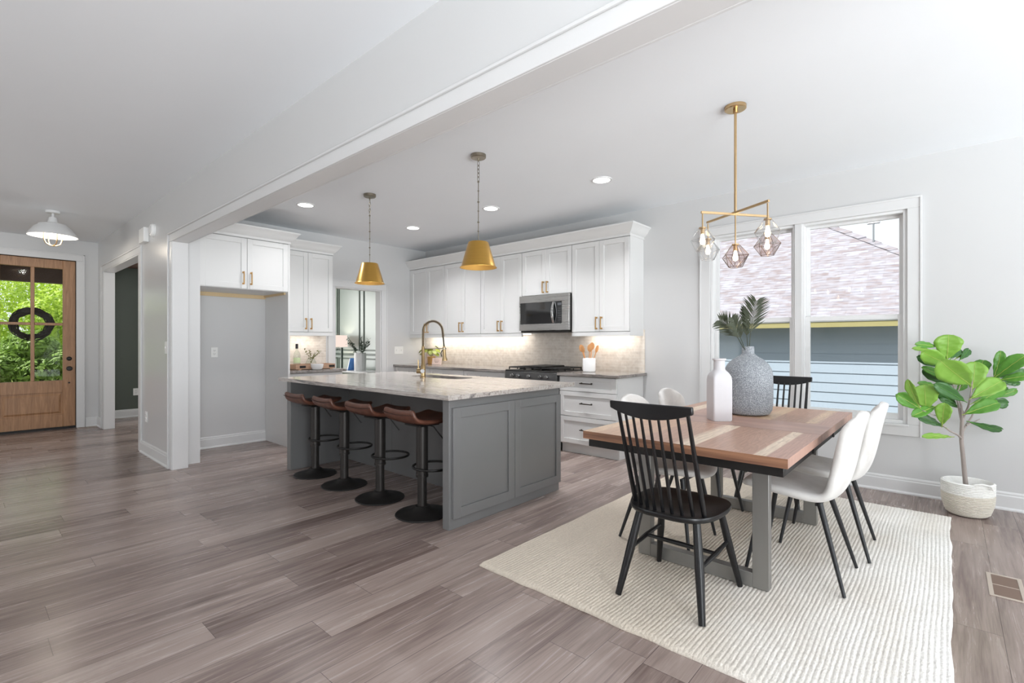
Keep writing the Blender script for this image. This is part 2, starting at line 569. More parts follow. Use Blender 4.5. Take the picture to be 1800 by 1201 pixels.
TAN, MED, PNK, LGT, SAP = rgb(206, 168, 138), rgb(188, 150, 128), rgb(192, 154, 138), rgb(236, 216, 192), rgb(220, 190, 158)
M['top_y'] = mat_veneer('walnut_veneers_near_half', _st((-1.52, -1.44, SAP), (-1.44, -1.20, TAN), (-1.18, -1.01, MED), (-0.97, -0.906, LGT), (-0.904, -0.64, MED), (-0.634, -0.588, LGT), (-0.584, -0.502, PNK)), 0.0)
M['top_yb'] = mat_veneer('walnut_veneers_far_half', _st((-1.52, -1.45, MED), (-1.44, -1.37, LGT), (-1.35, -1.08, PNK), (-1.06, -0.93, TAN), (-0.90, -0.84, SAP), (-0.83, -0.66, MED), (-0.64, -0.60, SAP), (-0.58, -0.502, PNK)), 31.0)
M['edge_band'] = mat_edge()
M['top_x'] = mat_walnut('walnut_boards_crosswise', 'X', 0.41, [(0.0, rgb(168, 132, 120)), (0.4, rgb(180, 144, 130)), (0.8, rgb(164, 128, 116)), (0.93, rgb(218, 190, 166))])
M['door_wood'] = mat_door_wood()
M['rug'] = mat_rug()
M['fabric'] = mat_fabric()
M['leather'] = mat_leather()
M['steel'] = mat_steel()
M['range_steel'] = plain('dark_stainless', rgb(112, 112, 112), 0.3, 0.9, vary=0.06, scale=10, stretch=(1, 1, 20))
M['table_steel'] = mat_table_steel()
M['apron_black'] = plain('black_steel_apron', rgb(34, 32, 31), 0.42, 0.4, vary=0.08)
M['tile'] = mat_tile()
M['speckle'] = mat_speckle()
M['siding'] = plain('blue_grey_lap_siding', rgb(158, 172, 187), 0.75, vary=0.03, scale=2)
M['shingle'] = mat_shingle()
M['fig_light'] = mat_leaf('bright_fig_leaf', rgb(122, 176, 56), rgb(168, 210, 104), 0.36)
M['fig_mid'] = mat_leaf('green_fig_leaf', rgb(76, 140, 52), rgb(120, 178, 70), 0.34)
M['fig_dark'] = mat_leaf('dark_fig_leaf', rgb(48, 92, 44), rgb(80, 128, 66), 0.32, 0.12)
M['fig_vein'] = mat_leaf('pale_leaf_vein', rgb(176, 198, 92), rgb(200, 214, 120), 0.4, 0.2)
M['palm'] = mat_leaf('dark_palm_frond', rgb(34, 42, 28), rgb(70, 78, 52), 0.5, 0.04)
M['olive'] = mat_leaf('olive_sprig', rgb(92, 92, 34), rgb(128, 126, 60), 0.5, 0.15)
M['pothos'] = mat_leaf('pothos_leaf', rgb(96, 128, 36), rgb(190, 190, 74), 0.35, 0.2)
M['eucalyptus'] = mat_leaf('eucalyptus_leaf', rgb(58, 76, 66), rgb(110, 124, 104), 0.5, 0.1)
M['tree_leaf_a'] = mat_leaf('sunny_tree_leaf', rgb(150, 186, 52), rgb(206, 224, 96), 0.5, 0.35)
M['tree_leaf_b'] = mat_leaf('deep_tree_leaf', rgb(88, 124, 46), rgb(150, 182, 70), 0.5, 0.3)
M['grass'] = mat_leaf('lawn_grass', rgb(126, 150, 60), rgb(196, 202, 120), 0.6, 0.35)


def mat_rope():
    t = NT('white_cotton_rope')
    co = t.coord()
    n = t.noise(t.mapping(co, scale=(120, 120, 60)), 1.0, 2)
    sep = t.n('SeparateXYZ')
    t.link(co, sep.inputs[0])
    low = t.math('LESS_THAN', sep.outputs[2], 0.158)
    c = t.mix(n, t.mix(low, rgb(228, 227, 222), rgb(206, 199, 186)), t.mix(low, rgb(242, 241, 238), rgb(226, 220, 209)))
    t.principled(c, 0.9, 0.0, t.bump(n, 0.4, 0.003))
    return t.m


M['rope'] = mat_rope()


# ------------------------------------------------------------------ mesh builder
class MB:
    def __init__(self):
        self.bm = bmesh.new()

    def box(self, x0, x1, y0, y1, z0, z1):
        if x0 > x1: x0, x1 = x1, x0
        if y0 > y1: y0, y1 = y1, y0
        if z0 > z1: z0, z1 = z1, z0
        v = [self.bm.verts.new(p) for p in ((x0, y0, z0), (x1, y0, z0), (x1, y1, z0), (x0, y1, z0), (x0, y0, z1), (x1, y0, z1), (x1, y1, z1), (x0, y1, z1))]
        for f in ((3, 2, 1, 0), (4, 5, 6, 7), (0, 1, 5, 4), (1, 2, 6, 5), (2, 3, 7, 6), (3, 0, 4, 7)):
            self.bm.faces.new([v[i] for i in f])
        return self

    def obox(self, c, size, rz=0.0, rx=0.0, ry=0.0):
        sx, sy, sz = size[0] / 2, size[1] / 2, size[2] / 2
        mt = Matrix.Translation(c) @ Euler((rx, ry, rz)).to_matrix().to_4x4()
        v = [self.bm.verts.new(mt @ Vector(p)) for p in ((-sx, -sy, -sz), (sx, -sy, -sz), (sx, sy, -sz), (-sx, sy, -sz), (-sx, -sy, sz), (sx, -sy, sz), (sx, sy, sz), (-sx, sy, sz))]
        for f in ((3, 2, 1, 0), (4, 5, 6, 7), (0, 1, 5, 4), (1, 2, 6, 5), (2, 3, 7, 6), (3, 0, 4, 7)):
            self.bm.faces.new([v[i] for i in f])
        return self

    def ring(self, c, u, w, r, n):
        return [self.bm.verts.new(c + u * (r * math.cos(2 * PI * i / n)) + w * (r * math.sin(2 * PI * i / n))) for i in range(n)]

    def skin(self, a, b):
        n = len(a)
        for i in range(n):
            self.bm.faces.new((a[i], a[(i + 1) % n], b[(i + 1) % n], b[i]))

    def tube(self, pts, r, n=10, cap=True, closed=False):
        pts = [Vector(p) for p in pts]
        m = len(pts)
        rs = r if isinstance(r, (list, tuple)) else [r] * m
        rings = []
        up = None
        for i, p in enumerate(pts):
            if closed:
                t = pts[(i + 1) % m] - pts[i - 1]
            else:
                t = pts[min(i + 1, m - 1)] - pts[max(i - 1, 0)]
            t.normalize()
            if up is None:
                a = Vector((0, 0, 1)) if abs(t.z) < 0.9 else Vector((1, 0, 0))
                u = t.cross(a).normalized()
            else:
                u = (up - t * up.dot(t))
                u = u.normalized() if u.length > 1e-6 else t.orthogonal().normalized()
            up = u
            w = t.cross(u)
            rings.append(self.ring(p, u, w, rs[i], n))
        for i in range(m - 1):
            self.skin(rings[i], rings[i + 1])
        if closed:
            self.skin(rings[-1], rings[0])
        elif cap:
            self.bm.faces.new(rings[0][::-1])
            self.bm.faces.new(rings[-1])
        return self

    def cyl(self, p0, p1, r0, r1=None, n=16):
        return self.tube([p0, p1], [r0, r0 if r1 is None else r1], n)

    def lathe(self, prof, n=32, c=(0, 0, 0), cap0=False, cap1=False, wob=None):
        c = Vector(c)
        rings = []
        for k, (r, z) in enumerate(prof):
            if r < 1e-6:
                rings.append([self.bm.verts.new(c + Vector((0, 0, z)))])
            else:
                ring = []
                for i in range(n):
                    a = 2 * PI * i / n
                    q = r if wob is None else r * wob(a, z)
                    ring.append(self.bm.verts.new(c + Vector((q * math.cos(a), q * math.sin(a), z))))
                rings.append(ring)
        for a, b in zip(rings, rings[1:]):
            if len(a) == 1 and len(b) == 1:
                continue
            if len(a) == 1:
                for i in range(n):
                    self.bm.faces.new((a[0], b[(i + 1) % n], b[i]))
            elif len(b) == 1:
                for i in range(n):
                    self.bm.faces.new((a[i], a[(i + 1) % n], b[0]))
            else:
                self.skin(a, b)
        if cap0 and len(rings[0]) > 1:
            self.bm.faces.new(rings[0][::-1])
        if cap1 and len(rings[-1]) > 1:
            self.bm.faces.new(rings[-1])
        return self

    def loft(self, loops, cap=True, closed=True):
        rings = [[self.bm.verts.new(p) for p in lp] for lp in loops]
        for a, b in zip(rings, rings[1:]):
            n = len(a)
            for i in range(n if closed else n - 1):
                self.bm.faces.new((a[i], a[(i + 1) % n], b[(i + 1) % n], b[i]))
        if cap and closed:
            self.bm.faces.new(rings[0][::-1])
            self.bm.faces.new(rings[-1])
        return self

    def prism(self, pts, vec):
        vec = Vector(vec)
        return self.loft([[Vector(p) for p in pts], [Vector(p) + vec for p in pts]])

    def grid(self, f, nu, nv):
        vs = [[self.bm.verts.new(f(i / nu, j / nv)) for j in range(nv + 1)] for i in range(nu + 1)]
        for i in range(nu):
            for j in range(nv):
                self.bm.faces.new((vs[i][j], vs[i + 1][j], vs[i + 1][j + 1], vs[i][j + 1]))
        return self

    def face(self, pts):
        self.bm.faces.new([self.bm.verts.new(p) for p in pts])
        return self


def sweep_profile(mb, prof, path):
    """prof: (out, z) pairs; path: points (x, y, ox, oy) with the outward direction of the profile at each corner"""
    rings = []
    for (x, y, ox, oy) in path:
        rings.append([mb.bm.verts.new((x + ox * d, y + oy * d, z)) for d, z in prof])
    n = len(prof)
    for a, b in zip(rings, rings[1:]):
        for i in range(n):
            mb.bm.faces.new((a[i], a[(i + 1) % n], b[(i + 1) % n], b[i]))
    mb.bm.faces.new(rings[0][::-1])
    mb.bm.faces.new(rings[-1])
    return mb


def obj(name, mb, mat, parent=None, world=True, smooth=True, bevel=0.0, sub=0, solid=0.0, angle=35, fix=True):
    """link the builder's mesh as one object; WORLD coordinates are made local to the parent"""
    bm = mb.bm
    if fix:
        bmesh.ops.recalc_face_normals(bm, faces=bm.faces[:])
    if parent is not None and world:
        bm.transform(parent_matrix(parent).inverted())
    me = bpy.data.meshes.new(name)
    bm.to_mesh(me)
    bm.free()
    for mm in (mat if isinstance(mat, (list, tuple)) else [mat]):
        me.materials.append(mm)
    o = bpy.data.objects.new(name, me)
    COL.objects.link(o)
    if parent is not None:
        o.parent = parent
    if smooth:
        for p in me.polygons:
            p.use_smooth = True
        if not sub:
            me.set_sharp_from_angle(angle=R(angle))
    if solid:
        md = o.modifiers.new('solid', 'SOLIDIFY')
        md.thickness = solid
        md.offset = 0
    if sub:
        md = o.modifiers.new('sub', 'SUBSURF')
        md.levels = sub
        md.render_levels = sub
    if bevel:
        md = o.modifiers.new('bevel', 'BEVEL')
        md.width = bevel
        md.segments = 2
        md.limit_method = 'ANGLE'
        md.angle_limit = R(40)
        md.harden_normals = False
    return o


def parent_matrix(o):
    m = Matrix.Identity(4)
    while o is not None:
        m = Matrix.LocRotScale(o.location, o.rotation_euler, None) @ m
        o = o.parent
    return m


def tag(o, label, cat, group=None, kind=None):
    if label: o['label'] = label
    if cat: o['category'] = cat
    if group: o['group'] = group
    if kind: o['kind'] = kind
    return o


def thing(name, label, cat, loc=(0, 0, 0), rz=0.0, group=None, kind=None):
    o = bpy.data.objects.new(name, None)
    o.empty_display_size = 0.05
    o.location = loc
    o.rotation_euler = (0, 0, rz)
    COL.objects.link(o)
    return tag(o, label, cat, group, kind)


def struct(name, mb, mat, label, cat, **kw):
    return tag(obj(name, mb, mat, None, **kw), label, cat, None, 'structure')


def dup(root, loc, rz, label):
    r = root.copy()
    COL.objects.link(r)
    r.location = loc
    r.rotation_euler = (0, 0, rz)
    r['label'] = label
    for ch in list(root.children):
        c = ch.copy()
        COL.objects.link(c)
        c.parent = r
        for g in list(ch.children):
            d = g.copy()
            COL.objects.link(d)
            d.parent = c
    return r


# the camera's ray through a point of the picture, for laying out leaves and branches at real distances
_fwd = Vector((-math.sin(YAW), math.cos(YAW), 0))
_rt = Vector((math.cos(YAW), math.sin(YAW), 0))


def at(u, v, d):
    return Vector((0, 0, CAMZ)) + (_fwd + _rt * ((u - 900) / FPX) + Vector((0, 0, -(v - 602.6) / FPX))) * d


# ------------------------------------------------------------------ the room
XL = -6.55          # kitchen's left wall
YB = 5.20           # wall with the range and the window
XD = -9.60          # wall of the front door
XR = 3.60
YR = -4.40
CK, CF = 2.772, 2.752

struct('floor', MB().box(-10.6, XR + 0.15, YR - 0.15, YB + 0.15, -0.12, 0.0), M['floor'], 'grey brown wood plank floor of the whole open room', 'floor')
struct('ceiling', MB().box(-10.6, XR + 0.15, 1.455, YB + 0.15, CK, CK + 0.12), M['ceiling'], 'flat white ceiling over kitchen and dining area', 'ceiling')
struct('ceiling_front', MB().box(-10.6, XR + 0.15, YR - 0.15, 1.455, CF, CF + 0.14), M['ceiling'], 'flat pale grey ceiling of hall on the left of beam', 'ceiling')

# back wall with the window opening
WX0, WX1, WZ0, WZ1 = -1.85, -0.25, 0.575, 2.355
struct('wall_back', MB().box(XL - 0.12, WX0, YB, YB + 0.15, 0, CK).box(WX1, XR + 0.15, YB, YB + 0.15, 0, CK).box(WX0, WX1, YB, YB + 0.15, 0, WZ0).box(WX0, WX1, YB, YB + 0.15, WZ1, CK), M['wall'], 'pale grey wall behind range, dining window and potted fig', 'wall', smooth=False)
# left kitchen wall with the doorway to the study
DY0, DY1, DZ = 3.564, 4.335, 2.055
struct('wall_left', MB().box(XL - 0.12, XL, 1.51, DY0, 0, CK).box(XL - 0.12, XL, DY1, YB, 0, CK).box(XL - 0.12, XL, DY0, DY1, DZ, CK), M['wall'], 'pale grey kitchen wall with doorway into the green study', 'wall', smooth=False)
# wall between hall and kitchen: cased opening on the left, pier, wide opening with header
OX0, OX1, OZ = -9.10, -7.02, 2.285
PX0, PX1, BZ = -7.02, -5.69, 2.245
struct('wall_middle', MB().box(-10.6, OX0, 1.40, 1.51, 0, CF).box(OX0, OX1, 1.40, 1.51, OZ, CF).box(PX0, PX1, 1.40, 1.51, 0, CF).box(PX1, XR, 1.40, 1.51, BZ + 0.015, CF), M['wall_satin'], 'pale grey pier and header between hall and kitchen', 'wall', smooth=False)
struct('wall_return', MB().box(XL, -5.83, 1.51, 1.672, 0, CK), M['trim'], 'short white wall end between pier and refrigerator alcove', 'wall', smooth=False)
# entry wall with the front door opening
FY0, FY1, FZ = 0.232, 1.150, 2.452
struct('wall_entry', MB().box(XD - 0.15, XD, YR - 0.15, FY0, 0, CF).box(XD - 0.15, XD, FY1, 1.40, 0, CF).box(XD - 0.15, XD, FY0, FY1, FZ, CF), M['wall'], 'pale grey wall around the wooden front door', 'wall', smooth=False)
# unseen walls of the great room, with the tall windows that light it
struct('wall_right', MB().box(XR, XR + 0.15, YR, -2.6, 0, CF).box(XR, XR + 0.15, 0.90, 1.62, 0, CF).box(XR, XR + 0.15, 4.68, YB, 0, CK).box(XR, XR + 0.15, -2.6, 0.90, 0, 0.16).box(XR, XR + 0.15, -2.6, 0.90, 2.32, CF).box(XR, XR + 0.15, 1.62, 4.68, 2.25, CK).box(XR, XR + 0.15, 1.62, 4.68, 0, 0.10), M['wall'], 'pale grey wall with tall glass on the right of the room', 'wall', smooth=False)
struct('wall_rear', MB().box(-10.6, -7.95, YR - 0.15, YR, 0, CF).box(-4.45, XR + 0.15, YR - 0.15, YR, 0, CF).box(-7.95, -4.45, YR - 0.15, YR, 0, 0.42).box(-7.95, -4.45, YR - 0.15, YR, 2.48, CF), M['wall'], 'pale grey wall with one wide window behind the viewer', 'wall', smooth=False)
# study beyond the kitchen
struct('wall_study_front', MB().box(-10.42, -10.27, 1.51, 2.55, 0, CK).box(-10.42, -10.27, 4.55, YB, 0, CK).box(-10.42, -10.27, 2.55, 4.55, 0, 0.6).box(-10.42, -10.27, 2.55, 4.55, 2.4, CK), M['green_dark'], 'dark green study wall seen through the hall opening', 'wall', smooth=False)
struct('wall_study', MB().box(-10.42, XL - 0.12, YB, YB + 0.15, 0, CK), M['green_panel_glare'], 'green panelled study wall with painted window glare, through the doorway', 'wall', smooth=False)


def base_profile(h=0.135):
    return [(0, 0), (0.028, 0), (0.028, 0.010), (0.017, 0.022), (0.017, h - 0.030), (0.012, h - 0.022), (0.012, h - 0.012), (0.005, h), (0, h)]


def baseboard(name, path, label):
    return struct(name, sweep_profile(MB(), base_profile(), path), M['trim'], label, 'baseboard', smooth=False)


baseboard('baseboard_back', [(-2.57, YB, 0, -1), (XR, YB, 0, -1)], 'white baseboard under the dining window and behind the fig')
baseboard('baseboard_alcove', [(XL, 1.672, 1, 0), (XL, 2.61, 1, 0)], 'white baseboard at the back of the refrigerator alcove')
baseboard('baseboard_pier', [(-6.915, 1.40, 0, -1), (-5.785, 1.40, 0, -1)], 'white baseboard along the pier beside the kitchen')
baseboard('baseboard_entry', [(XD, 1.255, 1, 0), (XD, 1.40, 1, 0)], 'white baseboard in corner beside the front door')
baseboard('baseboard_hall', [(XD, 1.40, 0, -1), (-9.235, 1.40, 0, -1)], 'white baseboard stub left of the hall opening')
baseboard('baseboard_study', [(-10.27, 1.51, 1, 0), (-10.27, YB, 1, 0)], 'white baseboard under the dark green study wall')


def casing(name, mb, label):
    return struct(name, mb, M['trim'], label, 'door casing', bevel=0.003)


# front door casing
casing('trim_1', MB().box(XD, XD + 0.018, FY1, FY1 + 0.095, 0, FZ).box(XD, XD + 0.018, FY0 - 0.095, FY1 + 0.095, FZ, FZ + 0.095).box(XD, XD + 0.018, FY0 - 0.095, FY0, 0, FZ)
       .box(XD + 0.018, XD + 0.028, FY1 + 0.078, FY1 + 0.095, 0, FZ + 0.095).box(XD + 0.018, XD + 0.028, FY0 - 0.095, FY1 + 0.095, FZ + 0.078, FZ + 0.095), 'white casing around the wooden front door')
# hall opening casing and jamb lining
casing('trim_2', MB().box(OX0 - 0.128, OX0 - 0.02, 1.382, 1.40, 0, OZ + 0.0).box(OX1 - 0.0, OX1 + 0.105, 1.382, 1.40, 0, OZ).box(OX0 - 0.128, OX1 + 0.105, 1.382, 1.40, OZ, OZ + 0.085).box(OX0 - 0.128, OX1 + 0.105, 1.372, 1.382, OZ + 0.068, OZ + 0.085)
       .box(OX0 - 0.001, OX0 + 0.018, 1.386, 1.515, 0, OZ - 0.018).box(OX0, OX1, 1.386, 1.515, OZ - 0.018, OZ + 0.001).box(OX1 - 0.018, OX1 + 0.001, 1.386, 1.515, 0, OZ - 0.018).box(OX0 - 0.128, OX0 - 0.112, 1.372, 1.382, 0, OZ + 0.068), 'white casing around opening from hall to green study')
# wide opening casing: vertical leg, header board, underside lining
casing('trim_3', MB().box(PX1 - 0.095, PX1, 1.382, 1.40, 0, BZ).box(PX1 - 0.095, XR, 1.382, 1.40, BZ, BZ + 0.085).box(PX1 - 0.095, XR, 1.370, 1.382, BZ + 0.070, BZ + 0.085).box(PX1 - 0.095, PX1 - 0.078, 1.370, 1.382, 0, BZ + 0.070), 'white casing board along the header and its left leg')
casing('trim_4', MB().box(PX1, PX1 + 0.016, 1.386, 1.525, 0, BZ - 0.002).box(PX1, XR, 1.390, 1.515, BZ - 0.002, BZ + 0.015).box(PX1, XR, 1.515, 1.53, BZ - 0.002, BZ + 0.085), 'white lining under header and down the pier end')
# study doorway casing
casing('trim_5', MB().box(XL, XL + 0.018, DY0 - 0.10, DY0, 0, DZ).box(XL, XL + 0.018, DY1, DY1 + 0.10, 0, DZ).box(XL, XL + 0.018, DY0 - 0.10, DY1 + 0.10, DZ, DZ + 0.095).box(XL + 0.018, XL + 0.028, DY1 + 0.084, DY1 + 0.10, 0, DZ + 0.095).box(XL + 0.018, XL + 0.028, DY0 - 0.10, DY1 + 0.10, DZ + 0.079, DZ + 0.095)
       .box(XL - 0.13, XL + 0.004, DY0, DY0 + 0.016, 0, DZ).box(XL - 0.13, XL + 0.004, DY1 - 0.016, DY1, 0, DZ).box(XL - 0.13, XL + 0.004, DY0 + 0.016, DY1 - 0.016, DZ - 0.016, DZ), 'white casing around the doorway into the green study')
# dining window casing
casing('trim_6', MB().box(WX0 - 0.105, WX0, YB - 0.018, YB, WZ0, WZ1).box(WX1, WX1 + 0.095, YB - 0.018, YB, WZ0, WZ1).box(WX0 - 0.105, WX1 + 0.095, YB - 0.018, YB, WZ1, WZ1 + 0.095).box(WX0 - 0.105, WX1 + 0.095, YB - 0.018, YB, WZ0 - 0.095, WZ0)
       .box(WX0 - 0.105, WX0 - 0.09, YB - 0.026, YB - 0.018, WZ0 - 0.095, WZ1 + 0.08).box(WX1 + 0.08, WX1 + 0.095, YB - 0.026, YB - 0.018, WZ0 - 0.095, WZ1 + 0.08).box(WX0 - 0.105, WX1 + 0.095, YB - 0.026, YB - 0.018, WZ1 + 0.08, WZ1 + 0.095)
       .box(WX0 - 0.012, WX1 + 0.012, YB - 0.026, YB - 0.018, WZ0 - 0.018, WZ0 + 0.0), 'white casing around the double dining window')


def ring_frame(mb, x0, x1, z0, z1, y0, y1, w, wb=None, wt=None):
    wb = w if wb is None else wb
    wt = w if wt is None else wt
    mb.box(x0, x0 + w, y0, y1, z0, z1).box(x1 - w, x1, y0, y1, z0, z1)
    mb.box(x0 + w, x1 - w, y0, y1, z0, z0 + wb).box(x0 + w, x1 - w, y0, y1, z1 - wt, z1)
    return mb


def window_unit(name, x0, x1, label):
    t = thing(name, label, 'window', ((x0 + x1) / 2, YB + 0.07, WZ0), 0, None, 'structure')
    obj('window_frame', ring_frame(MB(), x0, x1, WZ0, WZ1, YB + 0.005, YB + 0.145, 0.028, 0.028, 0.022), M['vinyl'], t, bevel=0.002)
    zm = 1.462
    us = obj('upper_sash', ring_frame(MB(), x0 + 0.028, x1 - 0.028, zm - 0.02, WZ1 - 0.022, YB + 0.088, YB + 0.118, 0.03, 0.045, 0.024), M['vinyl'], t, bevel=0.002)
    obj('upper_pane', MB().box(x0 + 0.055, x1 - 0.055, YB + 0.100, YB + 0.104, zm + 0.02, WZ1 - 0.044), M['pane'], us)
    ls = obj('lower_sash', ring_frame(MB(), x0 + 0.028, x1 - 0.028, WZ0 + 0.028, zm + 0.030, YB + 0.050, YB + 0.084, 0.036, 0.05, 0.042), M['vinyl'], t, bevel=0.002)
    obj('lower_pane', MB().box(x0 + 0.06, x1 - 0.06, YB + 0.064, YB + 0.068, WZ0 + 0.075, zm - 0.010), M['pane'], ls)
    return t


window_unit('window_1', WX0, -1.062, 'left double hung unit of the dining window')
window_unit('window_2', -1.022, WX1, 'right double hung unit of the dining window')
struct('trim_7', MB().box(-1.072, -1.012, YB - 0.012, YB + 0.145, WZ0, WZ1), M['trim'], 'white mullion post between the two window units', 'window trim', bevel=0.003)

# glazed openings of the unseen walls (frames only catch the eye from the side)
struct('window_3', ring_frame(MB(), -7.95, -4.45, 0.42, 2.48, YR - 0.10, YR - 0.04, 0.05), M['trim'], 'white frame of the hall rear window', 'window')

# ------------------------------------------------------------------ front door
d = thing('door_1', 'stained wood front door with four glass panes and knob', 'door', (XD - 0.03, (FY0 + FY1) / 2, 0), 0, None, 'structure')
dx0, dx1 = XD - 0.075, XD - 0.028
GY0, GYm0, GYm1, GY1 = 0.375, 0.672, 0.712, 1.008
slab = MB()
slab.box(dx0, dx1, FY0 + 0.003, GY0, 0.03, 2.446).box(dx0, dx1, GY1, FY1 - 0.004, 0.03, 2.446)
slab.box(dx0, dx1, GY0, GY1, 2.318, 2.446).box(dx0, dx1, GY0, GY1, 0.53, 0.705).box(dx0, dx1, GY0, GY1, 0.03, 0.21)
slab.box(dx0, dx1, GYm0, GYm1, 0.705, 2.318)
slab.box(dx0, dx1, GY0, GYm0, 1.498, 1.536).box(dx0, dx1, GYm1, GY1, 1.498, 1.536)
obj('door_slab', slab, M['door_wood'], d, bevel=0.004)
pan = MB().box(dx0 + 0.012, dx1 - 0.014, GY0, GY1, 0.21, 0.53)
pan.loft([[Vector((dx1 - 0.014, y, z)) for y, z in ((GY0 + 0.02, 0.23), (GY1 - 0.02, 0.23), (GY1 - 0.02, 0.51), (GY0 + 0.02, 0.51))],
          [Vector((dx1 - 0.004, y, z)) for y, z in ((GY0 + 0.045, 0.255), (GY1 - 0.045, 0.255), (GY1 - 0.045, 0.485), (GY0 + 0.045, 0.485))]])
obj('raised_panel', pan, M['door_wood'], d, smooth=False)
for (a, b) in ((GY0, GYm0), (GYm1, GY1)):
    for (z0, z1) in ((0.705, 1.498), (1.536, 2.318)):
        obj('pane', MB().box(dx0 + 0.021, dx0 + 0.026, a, b, z0, z1), M['door_glass'], d)
obj('deadbolt', MB().lathe([(0, 0), (0.030, 0), (0.030, 0.012), (0.022, 0.02), (0.012, 0.022), (0.012, 0.034), (0, 0.034)], 20), M['black_matte'], d, world=False).matrix_local = Matrix.Translation((0.002, 1.076 - (FY0 + FY1) / 2, 1.017)) @ Matrix.Rotation(R(90), 4, 'Y')
obj('door_knob', MB().lathe([(0, 0), (0.033, 0), (0.033, 0.010), (0.014, 0.016), (0.012, 0.036), (0.026, 0.044), (0.031, 0.058), (0.024, 0.070), (0, 0.073)], 20), M['black_matte'], d, world=False).matrix_local = Matrix.Translation((0.002, 1.076 - (FY0 + FY1) / 2, 0.873)) @ Matrix.Rotation(R(90), 4, 'Y')
obj('lock_button', MB().lathe([(0, 0), (0.012, 0), (0.012, 0.008), (0, 0.008)], 14), M['black_matte'], d, world=False).matrix_local = Matrix.Translation((0.002, 1.076 - (FY0 + FY1) / 2, 0.665)) @ Matrix.Rotation(R(90), 4, 'Y')
struct('trim_8', MB().box(XD - 0.15, XD + 0.012, FY0, FY1, 0.0, 0.016).box(XD - 0.10, XD - 0.022, FY0, FY1, 0.016, 0.030), M['threshold'], 'dark threshold under the wooden front door', 'threshold', bevel=0.002)
struct('trim_9', MB().box(XD - 0.15, XD - 0.0, FY1 - 0.003, FY1 + 0.0, 0.03, FZ).box(XD - 0.15, XD - 0.0, FY0, FY0 + 0.003, 0.03, FZ).box(XD - 0.15, XD - 0.0, FY0, FY1, 2.449, FZ), M['threshold'], 'dark gap of the jamb around the front door', 'door jamb')

# ------------------------------------------------------------------ shaker fronts and pulls
def shaker(mb, axis, face, a0, a1, z0, z1, thick=0.020, stile=0.058, rec=0.011, rail=None):
    """a framed panel door; axis 'y-': faces -y at y=face; 'x+': faces +x at x=face; 'y+' faces +y"""
    rail = stile if rail is None else rail
    s = {'y-': 1, 'x+': -1, 'y+': -1}[axis]

    def bx(p0, p1, q0, q1, w0, w1):
        if axis == 'x+':
            mb.box(face + s * w0, face + s * w1, p0, p1, q0, q1)
        else:
            mb.box(p0, p1, face + s * w0, face + s * w1, q0, q1)
    bx(a0, a0 + stile, z0, z1, 0, thick)
    bx(a1 - stile, a1, z0, z1, 0, thick)
    bx(a0 + stile, a1 - stile, z0, z0 + rail, 0, thick)
    bx(a0 + stile, a1 - stile, z1 - rail, z1, 0, thick)
    bx(a0 + stile, a1 - stile, z0 + rail, z1 - rail, rec, thick)
    return mb


def pull(axis, face, a, z, length, vertical, mat, parent, out=0.030):
    mb = MB()
    r = 0.0055
    h = length / 2
    sg = 1 if axis == 'x+' else -1

    def P(da, dz, o):
        return (face + sg * o, a + da, z + dz) if axis == 'x+' else (a + da, face + sg * o, z + dz)
    e = [(0, -h), (0, h)] if vertical else [(-h, 0), (h, 0)]
    k = 0.86
    def blk(c, sx, sy, sz):
        mb.box(c[0] - sx, c[0] + sx, c[1] - sy, c[1] + sy, c[2] - sz, c[2] + sz)
    c = P(0, 0, out)
    if vertical:
        blk(c, r, r, h)
    elif axis == 'x+':
        blk(c, r, h, r)
    else:
        blk(c, h, r, r)
    for da, dz in e:
        c = P(da * k, dz * k, out / 2)
        if axis == 'x+':
            blk(c, out / 2, r * 0.9, r * 0.9)
        else:
            blk(c, r * 0.9, out / 2, r * 0.9)
        c = P(da * k, dz * k, 0.003)
        if axis == 'x+':
            blk(c, 0.003, r * 1.7, r * 1.7)
        else:
            blk(c, r * 1.7, 0.003, r * 1.7)
    return obj('handle', mb, mat, parent, bevel=0.0015)


# ------------------------------------------------------------------ upper cabinets on the range wall
UF = 4.87
UPG = 'white upper cabinets on the range wall'


def upper_unit(x0, x1, z0, label, pull_z, rail=True, left_filler=0.0, endpanel=False):
    t = thing('upper_cabinet', label, 'cabinet', ((x0 + x1) / 2, YB, z0), 0, UPG)
    mb = MB().box(x0, x1, UF + 0.021, YB - 0.002, z0, 2.425)
    obj('cabinet_box', mb, M['cabinet'], t, bevel=0.0015)
    a, b = x0 + 0.004 + left_filler, x1 - 0.004
    m = (a + b) / 2
    for (p, q, h) in ((a, m - 0.0015, m - 0.033), (m + 0.0015, b, m + 0.033)):
        dr = obj('door', shaker(MB(), 'y-', UF, p, q, z0 + 0.006, 2.418), M['cabinet'], t, bevel=0.0015)
        pull('y-', UF, h, pull_z, 0.145, True, M['brass_pull'], dr)
    if rail:
        obj('light_rail', MB().box(x0, x1, UF + 0.005, UF + 0.03, z0 - 0.045, z0), M['cabinet'], t, bevel=0.0015)
        obj('light_strip', MB().box(x0 + 0.06, x1 - 0.06, YB - 0.10, YB - 0.06, z0 - 0.012, z0 - 0.001), M['led_strip'], t)
    if left_filler:
        obj('filler_strip', MB().box(x0, x0 + left_filler, UF + 0.004, UF + 0.021, z0, 2.42), M['cabinet'], t)
    if endpanel:
        obj('end_panel', MB().box(x1, x1 + 0.004, UF + 0.012, YB - 0.002, z0 - 0.045, 2.425), M['cabinet'], t)
    return t


